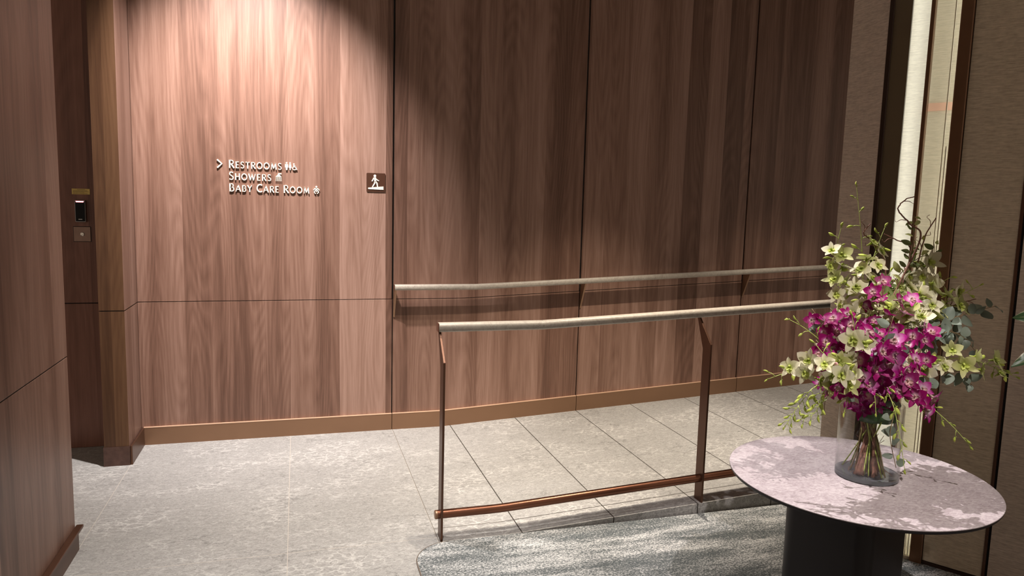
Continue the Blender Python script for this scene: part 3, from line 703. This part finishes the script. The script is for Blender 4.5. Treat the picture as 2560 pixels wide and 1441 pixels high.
def spline(pts, n=8):
    P = [Vector(p) for p in pts]; P = [P[0] * 2 - P[1]] + P + [P[-1] * 2 - P[-2]]; out = []
    for i in range(1, len(P) - 2):
        for k in range(n):
            t = k / n; a, b, c, d = P[i-1], P[i], P[i+1], P[i+2]
            out.append(.5 * ((2*b) + (c - a) * t + (2*a - 5*b + 4*c - d) * t*t + (3*b - a - 3*c + d) * t**3))
    out.append(P[-2]); return out
def along(path, f):
    L_ = [0]
    for i in range(1, len(path)): L_.append(L_[-1] + (path[i] - path[i-1]).length)
    s = f * L_[-1]
    for i in range(1, len(path)):
        if L_[i] >= s:
            k = (s - L_[i-1]) / max(1e-6, L_[i] - L_[i-1]); return path[i-1].lerp(path[i], k), (path[i] - path[i-1]).normalized()
    return path[-1], (path[-1] - path[-2]).normalized()
def orient(face, upv, pos, s, roll=0):
    """matrix whose -Y looks along face and +Z leans to upv"""
    yv = -face.normalized(); z = (upv - yv * upv.dot(yv))
    if z.length < 1e-3: z = Vector((1, 0, 0)) - yv * yv.x
    z.normalize(); x = yv.cross(z)
    m = Matrix((x, yv, z)).transposed().to_4x4()
    return Matrix.Translation(pos) @ m @ Matrix.Rotation(roll, 4, 'Y') @ Matrix.Scale(s, 4)
CAMDIR = Vector((-.45, -.88, .15)).normalized()        # towards the open side of the lobby
def in_vase(first, rnd, cross=.14, br=.066):
    """points of a stem from the vase bottom through the waist to the rim"""
    h = Vector((first[0], first[1], 0)); h = h.normalized() if h.length > .01 else Vector((rnd.uniform(-1, 1), rnd.uniform(-1, 1), 0)).normalized()
    j = Vector((rnd.uniform(-.03, .03), rnd.uniform(-.03, .03), 0))
    return [-h * br * rnd.uniform(.7, 1.0) + j + Vector((.0, 0, .024)), -h * .012 + j * .8 + Vector((0, 0, cross + rnd.uniform(-.02, .02))), h * min(.055, .02 + rnd.uniform(.01, .04)) + Vector((0, 0, .262))]

SPRAYS=[
 ('M', 'magenta orchid spray reaching furthest left over the rim, level with the front handrail', 1.0, 11, 1, [(-0.089, 0.01, 0.38), (-0.177, 0.009, 0.496), (-0.235, 0.06, 0.597)]),
 ('M', 'magenta orchid spray at the very top of the magenta mass, below the bright panel', 0.95, 11, 1, [(0.003, 0.053, 0.439), (-0.012, 0.033, 0.586), (0.029, 0.037, 0.713)]),
 ('M', 'magenta orchid spray behind the small white blossom at upper left of the bouquet', 1.0, 11, 1, [(-0.092, -0.025, 0.43), (-0.16, -0.034, 0.531), (-0.203, 0.009, 0.607)]),
 ('M', 'magenta orchid spray leaning right just under the top magenta blossoms', 1.0, 11, 1, [(-0.001, 0.003, 0.449), (0.03, -0.024, 0.566), (0.114, -0.007, 0.654)]),
 ('M', 'magenta orchid spray ending at the right edge of the magenta mass beside eucalyptus', 1.0, 11, 1, [(-0.013, -0.048, 0.433), (0.05, -0.079, 0.506), (0.179, -0.05, 0.546)]),
 ('M', 'magenta orchid spray with the largest brightest open blossoms, front right of centre', 1.25, 11, 1, [(-0.099, -0.092, 0.377), (-0.101, -0.144, 0.47), (-0.041, -0.134, 0.519)]),
 ('M', 'magenta orchid spray filling the front centre of the bouquet under the grey-green leaves', 1.15, 12, 1, [(-0.125, -0.083, 0.39), (-0.167, -0.1, 0.49), (-0.164, -0.069, 0.578)]),
 ('M', 'magenta orchid spray at the left, above the white open blossom', 1.1, 12, 1, [(-0.149, -0.059, 0.357), (-0.241, -0.062, 0.444), (-0.264, -0.007, 0.501)]),
 ('M', 'magenta orchid spray hanging at the lower left beside the yellow-green buds', 1.0, 11, 1, [(-0.134, -0.045, 0.332), (-0.227, -0.046, 0.358), (-0.258, -0.007, 0.343)]),
 ('M', 'magenta orchid spray drooping lowest at right towards the bronze post', 1.1, 12, 2, [(-0.017, -0.079, 0.342), (0.02, -0.142, 0.35), (0.092, -0.162, 0.276)]),
 ('M', 'magenta orchid spray low in the centre just above the vase rim', 1.0, 11, 1, [(-0.095, -0.058, 0.32), (-0.149, -0.118, 0.386), (-0.13, -0.121, 0.412)]),
 ('M', 'magenta orchid spray at right centre below the darker eucalyptus leaves', 1.0, 11, 1, [(-0.014, -0.056, 0.365), (0.026, -0.105, 0.409), (0.105, -0.082, 0.449)]),
 ('M', 'magenta orchid spray low on the left in front of the vase rim', 0.95, 11, 1, [(-0.121, -0.051, 0.319), (-0.231, -0.096, 0.371), (-0.262, -0.082, 0.409)]),
 ('W', 'white orchid spray at upper left crossing the wall handrail end', 1.1, 12, 5, [(-0.016, 0.084, 0.477), (-0.063, 0.117, 0.633), (-0.068, 0.157, 0.773), (-0.046, 0.165, 0.889)]),
 ('W', 'white orchid spray upper centre left with blossoms over the dark brown strip', 1.1, 12, 5, [(-0.003, 0.06, 0.481), (0.005, 0.08, 0.665), (0.049, 0.102, 0.778), (0.107, 0.119, 0.893)]),
 ('G', 'tallest thin green spray with sparse buds rising highest of all', 1.1, 0, 10, [(0.019, 0.084, 0.476), (0.041, 0.135, 0.688), (0.034, 0.158, 0.861), (0.019, 0.185, 1.042)]),
 ('W', 'white orchid spray standing upright in front of the bright cream panel', 1.1, 11, 4, [(0.09, 0.082, 0.46), (0.169, 0.09, 0.634), (0.257, 0.099, 0.75), (0.271, 0.107, 0.853)]),
 ('W', 'white orchid spray upper right arching in front of the glass pane', 1.15, 12, 5, [(0.081, 0.052, 0.451), (0.178, 0.041, 0.596), (0.284, 0.03, 0.684), (0.332, 0.019, 0.714)]),
 ('W', 'white orchid spray reaching right with thin bud tips against the dark fabric', 1.1, 11, 7, [(0.108, 0.042, 0.438), (0.23, 0.003, 0.587), (0.312, -0.016, 0.639), (0.401, -0.036, 0.688)]),
 ('W', 'white orchid spray at right level with the potted plant leaf, long tip of buds', 1.1, 8, 8, [(0.073, -0.021, 0.352), (0.174, -0.084, 0.426), (0.293, -0.119, 0.437), (0.464, -0.157, 0.375)]),
 ('G', 'yellow-green bud spray sticking out left above the white blossom', 1.0, 0, 9, [(-0.119, -0.022, 0.389), (-0.252, -0.032, 0.492), (-0.329, -0.023, 0.547), (-0.386, -0.002, 0.578)]),
 ('W', 'white orchid spray at the left edge with blossoms over the baseboard', 1.0, 7, 7, [(-0.132, -0.023, 0.348), (-0.292, -0.049, 0.43), (-0.375, -0.047, 0.412), (-0.464, -0.025, 0.377)]),
 ('G', 'yellow-green bud spray cascading lowest at the left over the stone floor', 1.0, 1, 14, [(-0.133, -0.027, 0.314), (-0.286, -0.06, 0.357), (-0.357, -0.066, 0.302), (-0.406, -0.061, 0.225)]),
 ('G', 'yellow-green bud spray cascading left nearer the vase', 1.0, 1, 12, [(-0.141, -0.045, 0.319), (-0.275, -0.085, 0.35), (-0.321, -0.1, 0.283), (-0.371, -0.089, 0.255)]),
 ('W', 'white orchid spray with one large open blossom front left of centre', 1.2, 5, 4, [(-0.151, -0.081, 0.343), (-0.276, -0.158, 0.44), (-0.327, -0.168, 0.489)]),
 ('W', 'white orchid spray with a single pale blossom high in the magenta mass', 1.15, 5, 4, [(-0.122, -0.062, 0.398), (-0.216, -0.134, 0.524), (-0.245, -0.135, 0.616)]),
 ('G', 'green bud spray trailing in front of the vase glass at right', 1.0, 0, 10, [(-0.058, -0.086, 0.36), (-0.081, -0.168, 0.315), (-0.075, -0.205, 0.206), (-0.061, -0.222, 0.101)]),
 ('G', 'green bud spray arching down at right over the back of the table', 1.0, 0, 9, [(0.038, -0.074, 0.352), (0.109, -0.145, 0.284), (0.162, -0.189, 0.225), (0.219, -0.215, 0.158)]),
 ('G', 'short green bud spray nodding over the left rim of the vase', 1.0, 0, 6, [(-0.108, -0.055, 0.313), (-0.185, -0.093, 0.334), (-0.221, -0.111, 0.266)]),
 ('G', 'short green bud spray hanging over the front rim of the vase', 0.9, 0, 7, [(-0.089, -0.061, 0.313), (-0.116, -0.123, 0.338), (-0.126, -0.15, 0.272)]),
 ('W', 'white orchid spray low at the left among magenta blossoms near the bud cascade', 1.0, 6, 4, [(-0.127, -0.046, 0.339), (-0.304, -0.126, 0.454), (-0.352, -0.093, 0.52)]),
 ('W', 'white orchid spray between the magenta mass and the right-hand eucalyptus', 1.0, 7, 4, [(0.002, -0.037, 0.387), (0.075, -0.097, 0.426), (0.153, -0.118, 0.442)]),
 ('W', 'white orchid spray at the back behind the topmost magenta blossoms', 1.1, 12, 4, [(0.101, 0.132, 0.465), (0.146, 0.159, 0.625), (0.205, 0.175, 0.728)]),
 ('W', 'white orchid spray just right of the topmost magenta blossoms', 1.1, 11, 3, [(0.067, 0.056, 0.451), (0.134, 0.035, 0.612), (0.217, 0.014, 0.643)]),
 ('M', 'magenta orchid spray at the back of the bouquet, mostly hidden by the others', 1.0, 11, 1, [(0.108, 0.145, 0.416), (0.161, 0.181, 0.5), (0.214, 0.197, 0.588)]),
]
FOLIAGE=[
 ('eucalyptus branch with grey-green leaves spreading furthest right at mid height', 20, 0.03, [(0.092, 0.023, 0.413), (0.19, -0.025, 0.52), (0.29, -0.058, 0.581), (0.43, -0.075, 0.616)]),
 ('eucalyptus branch with shadowed leaves right of the magenta blossoms', 22, 0.03, [(0.062, 0.008, 0.389), (0.152, -0.051, 0.47), (0.232, -0.068, 0.527), (0.316, -0.076, 0.498)]),
 ('eucalyptus branch low at right under the white blossoms', 18, 0.026, [(0.06, -0.019, 0.338), (0.161, -0.086, 0.378), (0.253, -0.112, 0.394), (0.311, -0.114, 0.343)]),
 ('eucalyptus sprig with two large folded leaves in the middle of the bouquet', 5, 0.036, [(-0.097, -0.069, 0.399), (-0.107, -0.137, 0.508), (-0.091, -0.151, 0.603)]),
 ('eucalyptus sprig with a round leaf peeking out at the left edge', 4, 0.032, [(-0.061, 0.019, 0.348), (-0.183, 0.029, 0.478), (-0.235, 0.073, 0.535)]),
 ('eucalyptus sprig with small leaves above the left of the vase rim', 7, 0.022, [(-0.108, -0.055, 0.32), (-0.193, -0.108, 0.365), (-0.212, -0.108, 0.312)]),
 ('eucalyptus sprig hanging down the right side of the vase', 9, 0.024, [(-0.027, -0.057, 0.323), (-0.014, -0.109, 0.281), (-0.035, -0.124, 0.19), (-0.009, -0.135, 0.08)]),
 ('dark green leafy branch standing up before the bright glass, tallest of the foliage', 34, 0.018, [(0.068, 0.078, 0.461), (0.169, 0.093, 0.663), (0.212, 0.098, 0.809), (0.22, 0.11, 0.925)]),
 ('dark green leafy branch behind the white blossoms at upper right', 20, 0.02, [(0.129, 0.12, 0.436), (0.246, 0.129, 0.628), (0.333, 0.12, 0.763), (0.34, 0.126, 0.838)]),
 ('dark leafy sprig low at the far left behind the bud cascade', 6, 0.018, [(-0.06, 0.033, 0.294), (-0.17, 0.024, 0.295), (-0.184, 0.021, 0.232)]),
 ('eucalyptus branch with dark grey-green leaves between the magenta blossoms and the fabric wall', 20, 0.028, [(0.101, 0.041, 0.409), (0.232, 0.011, 0.484), (0.346, 0.001, 0.512), (0.415, -0.029, 0.442)]),
 ('leafy branch with broad dark leaves behind the white blossoms at upper centre', 18, 0.024, [(0.1, 0.126, 0.42), (0.144, 0.139, 0.627), (0.259, 0.121, 0.763), (0.306, 0.088, 0.781)]),
 ('eucalyptus sprig with small leaves filling between the magenta blossoms at the front', 9, 0.022, [(-0.088, -0.055, 0.367), (-0.152, -0.089, 0.447), (-0.103, -0.113, 0.544)]),
]
TWIGS=[
 ('curly brown twig hooking at its top in front of the bright cream panel', 0.007, [(0.061, 0.067, 0.434), (0.126, 0.089, 0.605), (0.232, 0.085, 0.839), (0.198, 0.103, 0.895), (0.157, 0.121, 0.945), (0.181, 0.118, 0.981), (0.213, 0.11, 0.994)]),
 ('curly brown twig leaning left across the dark brown strip', 0.0065, [(0.04, 0.073, 0.434), (0.113, 0.107, 0.72), (0.072, 0.131, 0.82), (0.038, 0.146, 0.855), (0.059, 0.144, 0.892)]),
 ('brown twig with short side curls crossing the cream panel', 0.006, [(0.069, 0.091, 0.399), (0.2, 0.109, 0.69), (0.222, 0.116, 0.807), (0.173, 0.134, 0.835), (0.138, 0.158, 0.856)]),
 ('thin brown twig reaching right above the eucalyptus', 0.005, [(0.108, 0.039, 0.409), (0.241, 0.027, 0.554), (0.316, 0.001, 0.607), (0.399, -0.021, 0.634)]),
 ('brown twig behind the upper right white blossoms', 0.0075, [(0.09, 0.075, 0.402), (0.213, 0.096, 0.617), (0.271, 0.105, 0.838), (0.314, 0.102, 0.919)]),
 ('thick woody stem bent against the left inside of the vase glass', 0.011, [(-0.059, 0.057, 0.324), (-0.08, 0.048, 0.371)]),
 ('thick woody stem leaning across the middle of the vase', 0.012, [(0.023, 0.035, 0.34), (0.051, 0.035, 0.412)]),
 ('thick woody stem at the right inside of the vase', 0.011, [(0.066, 0.041, 0.322), (0.087, 0.045, 0.408)]),
]


def make_spray(kind, label, size, nf, nb, pts, seed):
    rnd = random.Random(seed)
    nm = {'M': 'magenta_orchid', 'W': 'white_orchid', 'G': 'orchid_bud_spray'}[kind]
    root = empty(nm, VB, label, 'flower')
    path = spline(in_vase(pts[0], rnd) + [Vector(p) for p in pts], 7)
    k = len(path)
    # where along the whole path the first control point lies
    f0 = .50 if kind == 'M' else .56; n = nf
    ped = MB().tube(path, [.0024 - .0015 * i / k for i in range(k)], 6); side = rnd.choice((-1, 1))
    for i in range(n):
        f = f0 + (.97 - f0 if nb < 3 else (.90 - f0)) * ((i + .5) / n)
        p, t = along(path, f)
        side = -side
        outw = Vector((p.x, p.y, p.z - .36)); outw = outw.normalized() if outw.length > .05 else CAMDIR
        lat = t.cross(CAMDIR).normalized() * side
        dirv = (lat * rnd.uniform(.4, 1.0) + CAMDIR * rnd.uniform(.1, 1.0) + outw * .35 + Vector((rnd.uniform(-.4, .4),) * 3)).normalized()
        q = p + dirv * rnd.uniform(.022, .036)
        ped.tube([p, p.lerp(q, .5) + Vector((0, 0, .004)), q - dirv * .001], [.0013, .001, .0013], 5)
        face = (outw * rnd.uniform(.2, .8) + CAMDIR * rnd.uniform(.35, 1.0) + Vector((rnd.uniform(-.9, .9), rnd.uniform(-.6, .6), rnd.uniform(-.6, .5)))).normalized()
        me = rnd.choice(FM[kind])
        s = size * rnd.uniform(.88, 1.22) * (1.0 if kind == 'M' else 1.14)
        b = child('blossom', me, root, orient(face, Vector((0, 0, 1)), q, s, rnd.uniform(-.5, .5)))
        child('lip', LIP[kind], b, Matrix.Identity(4))
    for i in range(nb):
        lo = .84 if nb < 3 else (.78 if nf else .55)
        f = lo + (1.0 - lo) * ((i + .6) / nb); p, t = along(path, min(f, .999))
        side = -side
        lat = t.cross(CAMDIR).normalized() * side
        last = i == nb - 1
        dirv = t if last else (lat * rnd.uniform(.5, 1) + t * rnd.uniform(.4, 1.0) + Vector((rnd.uniform(-.3, .3), rnd.uniform(-.3, .3), rnd.uniform(-.5, .1)))).normalized()
        ln = .004 if last else rnd.uniform(.012, .026)
        q = p + dirv * ln
        bd = (dirv + Vector((0, 0, -.25)) + Vector((rnd.uniform(-.25, .25),) * 3)).normalized()
        ped.tube([p, p.lerp(q, .6) + Vector((0, 0, .003)), q], [.0014, .0011, .0011], 5)
        s = size * (1.12 - .55 * (i / max(1, nb))) * rnd.uniform(.85, 1.05)
        zv = bd; xv = zv.orthogonal().normalized(); yv = zv.cross(xv)
        mt = Matrix.Translation(q) @ Matrix((xv, yv, zv)).transposed().to_4x4() @ Matrix.Scale(s, 4)
        me = BUDPK if (kind == 'M' and rnd.random() < .8) or (kind == 'W' and i == 0 and rnd.random() < .4) else rnd.choice(BUD)
        child('bud', me, root, mt)
    ped.build('stem', STEMG if kind != 'M' else STEMD, root, smooth=True)
    return root
for i, s in enumerate(SPRAYS): make_spray(*s, seed=100 + i)

def leaf_mesh(name, mat, Lf, W, pw, fold=.25, curl=-.3):
    m = MB(); petal(m, Lf, W, 0, .1, curl, fold, pw, 7, 4); m.tube([(0, .0, -.006), (0, 0, .002)], [.0008, .0008], 5)
    return m.mesh(name, mat, True)
ROUND = [leaf_mesh('leaf', EUC, 1.15, .50, .75, .25, -.2), leaf_mesh('leaf', EUC, 1.2, .46, .8, -.3, .25), leaf_mesh('leaf', EUC, 1.0, .50, .8, .1, -.45)]
POINT = [leaf_mesh('leaf', LEAFD, 1.5, .34, .95, .35, -.25), leaf_mesh('leaf', LEAFD, 1.4, .38, .9, -.2, .2), leaf_mesh('leaf', LEAFY, 1.4, .34, .95, .3, -.3)]
for mm in ROUND + POINT:          # leaf meshes are unit sized; bring the stalk in proportion
    for v in mm.vertices:
        if v.co.z < .003 and abs(v.co.x) < .002: v.co.z *= 8
def make_branch(label, n, ls, pts, seed):
    rnd = random.Random(seed); euc = label.startswith('euc')
    root = empty('eucalyptus_branch' if euc else 'leafy_branch', VB, label, 'foliage')
    path = spline(in_vase(pts[0], rnd) + [Vector(p) for p in pts], 7); k = len(path)
    MB().tube(path, [.0030 - .0019 * i / k for i in range(k)], 6).build('stem', STEMD, root, smooth=True)
    f0 = .5; side = 1
    for i in range(n):
        f = f0 + (1 - f0) * ((i + .5) / n); p, t = along(path, min(.999, f)); side = -side
        lat = t.cross(CAMDIR).normalized() * side
        d = (lat * rnd.uniform(.5, 1) + t * rnd.uniform(.1, .7) + Vector((rnd.uniform(-.5, .5), rnd.uniform(-.5, .5), rnd.uniform(-.5, .4)))).normalized()
        face = (CAMDIR * rnd.uniform(.2, 1) + Vector((rnd.uniform(-.7, .7), rnd.uniform(-.5, .5), rnd.uniform(-.2, .9)))).normalized()
        me = rnd.choice(ROUND if euc else POINT)
        child('leaf', me, root, orient(face, d, p + d * .004, ls * rnd.uniform(1.25, 1.9) * (1.05 - .35 * i / n)))
for i, s in enumerate(FOLIAGE): make_branch(*s, seed=300 + i)
for i, (label, r, pts) in enumerate(TWIGS):
    rnd = random.Random(500 + i); root = empty('woody_twig', VB, label, 'twig')
    st = in_vase(pts[0], rnd, br=.082)
    path = spline(st + [Vector(p) for p in pts], 9); k = len(path)
    path = [p + Vector((rnd.uniform(-1, 1), rnd.uniform(-1, 1), 0)) * .0016 for p in path]
    MB().tube(path, [r * (1 - .84 * (j / k) ** .5) + .0006 for j in range(k)] if len(pts) > 2 else [r * (1.0 - .35 * j / k) for j in range(k)], 9).build('stem', TWIG, root, smooth=True)
    if len(pts) > 2:
        for j in range(5):
            m = MB(); p, t = along(path, .62 + .085 * j); s = rnd.choice((-1, 1)); lat = t.cross(CAMDIR).normalized() * s
            a = p + (lat * .6 + t).normalized() * .022; b = a + (lat * 1.0 + t * .2 + Vector((0, 0, .3))).normalized() * .018; c = b + (t - lat * .4).normalized() * .012
            m.tube(spline([p, a, b, c], 4), [.0013] * 6 + [.0009] * 7, 5)
            m.build('side_curl', TWIG, root, smooth=True)
# fine roots and thin twiglets in the water end of the vase
rnd = random.Random(77)
for nme, lab, cnt in (('fine_twigs', 'tangle of very fine brown twiglets at the bottom of the glass vase', 26),):
    m = MB()
    for j in range(cnt):
        a = rnd.uniform(0, 2*PI); p0 = Vector((math.cos(a), math.sin(a), 0)) * rnd.uniform(.03, .085) + Vector((0, 0, .021)); a2 = a + rnd.uniform(2.0, 4.2)
        p1 = Vector((math.cos(a2), math.sin(a2), 0)) * rnd.uniform(.0, .05) + Vector((0, 0, rnd.uniform(.06, .16)))
        mid = p0.lerp(p1, .5) + Vector((rnd.uniform(-.02, .02), rnd.uniform(-.02, .02), rnd.uniform(-.01, .01)))
        mid.x = max(-.07, min(.07, mid.x)); mid.y = max(-.07, min(.07, mid.y))
        m.tube(spline([p0, mid, p1], 5), .0009, 5)
    o = m.build(nme, TWIG, None, smooth=True, loc=VB); tag(o, lab, 'twigs', kind='stuff')
# broad green wrap leaf inside the vase mouth
wl_ = empty('broad_leaf', VB, 'broad glossy dark green leaf curled inside the rim of the vase', 'leaf')
m = MB(); vsx = []
for i in range(17):
    a = math.radians(200 + i * 5.5); r = .085 - .004 * math.sin(i)
    for j in range(5): vsx.append((r * math.cos(a), r * math.sin(a), .215 + .018 * j + (.010 * math.sin(i * .4) if j == 4 else 0)))
m.add(vsx, [(i*5+j, (i+1)*5+j, (i+1)*5+j+1, i*5+j+1) for i in range(16) for j in range(4)])
o = m.build('blade', plain('glossy_green_leaf', (.025, .075, .018), .3, var=.3, vscale=30), wl_, smooth=True)
sm = o.modifiers.new('s', 'SOLIDIFY'); sm.thickness = .0008
MB().tube(spline([(.0, -.03, .03), (.0, -.01, .12), (-.03, -.07, .20), (-.03, -.078, .222)], 5), .002, 6).build('stalk', STEMG, wl_, smooth=True)

# ================================================================== POTTED PLANT AT THE RIGHT EDGE
PP = Vector((1.66, -3.86, .007))
pt = empty('potted_plant', PP, 'variegated leafy plant at the right edge of the photo, only leaf tips in view', 'potted plant')
MB().lathe([(0, 0), (.12, 0), (.15, .30), (.155, .32), (.14, .32), (.135, .29), (0, .29)], 40).build('pot', plain('dark_clay_pot', (.06, .05, .045), .5, var=.1), pt, auto=40)
def varleaf():
    m = bpy.data.materials.new('variegated_leaf'); m.use_nodes = True; nt = m.node_tree; b = nt.nodes['Principled BSDF']
    tc = N(nt, 'ShaderNodeTexCoord'); sx = N(nt, 'ShaderNodeSeparateXYZ'); L(nt, tc.outputs['Object'], sx.inputs[0])
    zc = math_(nt, 'DIVIDE', sx.outputs[2], .17)
    wz = math_(nt, 'MULTIPLY', math_(nt, 'POWER', math_(nt, 'SINE', math_(nt, 'MULTIPLY', math_(nt, 'POWER', math_(nt, 'MAXIMUM', math_(nt, 'MINIMUM', zc, .995), .01), .9), PI)), .75), .032)
    e = math_(nt, 'DIVIDE', math_(nt, 'ABSOLUTE', sx.outputs[0]), math_(nt, 'ADD', wz, .0005))
    e = math_(nt, 'ADD', e, math_(nt, 'MULTIPLY', math_(nt, 'SUBTRACT', noise_(nt, tc.outputs['Object'], 60, 3), .5), .45))
    c = ramp_(nt, e, [(.0, (.20, .26, .13)), (.10, (.045, .11, .04)), (.72, (.06, .13, .05)), (.86, (.52, .52, .38)), (1, (.60, .58, .44))])
    L(nt, c, b.inputs['Base Color']); b.inputs['Roughness'].default_value = .35; return m
VL = varleaf(); m = MB(); petal(m, .17, .032, 0, .12, -.30, .30, .9, 12, 6); VLM = m.mesh('leaf', VL, True)
stems = []
def plant_leaf(tip, d, face, s=1.0):
    tip = Vector(tip) - PP; d = Vector(d).normalized(); base = tip - d * .168 * s
    child('leaf', VLM, pt, orient(Vector(face), d, base, s)); stems.append(base)
RV = Vector((.958, -.288, 0))
plant_leaf((1.396, -3.727, 1.366), (-.958, .288, .05), (-.45, -.80, .40), .85)
plant_leaf((1.384, -3.724, 1.291), (-.958, .30, .02), (-.25, -.35, .90), .85)
rnd = random.Random(9)
for i in range(26):
    a = rnd.uniform(0, 2*PI); z = rnd.uniform(.50, 1.40); d = Vector((math.cos(a), math.sin(a), rnd.uniform(-.1, .6))).normalized()
    if d.x < .15: d.x = abs(d.x) + .15
    b0 = PP + Vector((0.02, 0, z)); plant_leaf(b0 + d * .26, d, (d.cross(Vector((0, 0, 1))).cross(d)), rnd.uniform(.8, 1.05))
m = MB(); m.tube([(0, 0, .28), (.01, .01, .8), (.0, .0, 1.2), (.01, 0, 1.50)], [.012, .010, .008, .004], 8)
for b in stems: m.tube(spline([(0, 0, max(.3, b.z - .10)), (b * .5) + Vector((0, 0, b.z * .5 - .02)), b], 4), .0025, 5)
m.build('stem', STEMG, pt, smooth=True)

# ================================================================== CEILING LAMPS
for (x, y, ax, ay, az, W_, cone, blend, colr, rad, lab) in LAMPS:
    lo = empty('ceiling_downlight', (x, y, CEIL), lab, 'ceiling light')
    MB().lathe([(.045, .0), (.055, -.001), (.058, -.004), (.046, -.005), (.042, .0)], 32, closed=True).build('trim_ring', plain('lamp_ring', (.6, .58, .55), .4), lo, smooth=True)
    MB().lathe([(0, -.0008), (.041, -.0008), (.041, -.0018), (0, -.0018)], 32).build('lens', emis('lamp_lens', colr, 6.0), lo)
    ld = bpy.data.lights.new('spot', 'SPOT'); ld.energy = W_; ld.spot_size = math.radians(cone); ld.spot_blend = blend; ld.color = colr; ld.shadow_soft_size = rad
    so = bpy.data.objects.new('bulb', ld); COL.objects.link(so); so.parent = lo
    dv = Vector((ax - x, ay - y, az - (CEIL - .03)))
    so.location = (0, 0, -.03); so.rotation_euler = dv.to_track_quat('-Z', 'Y').to_euler()
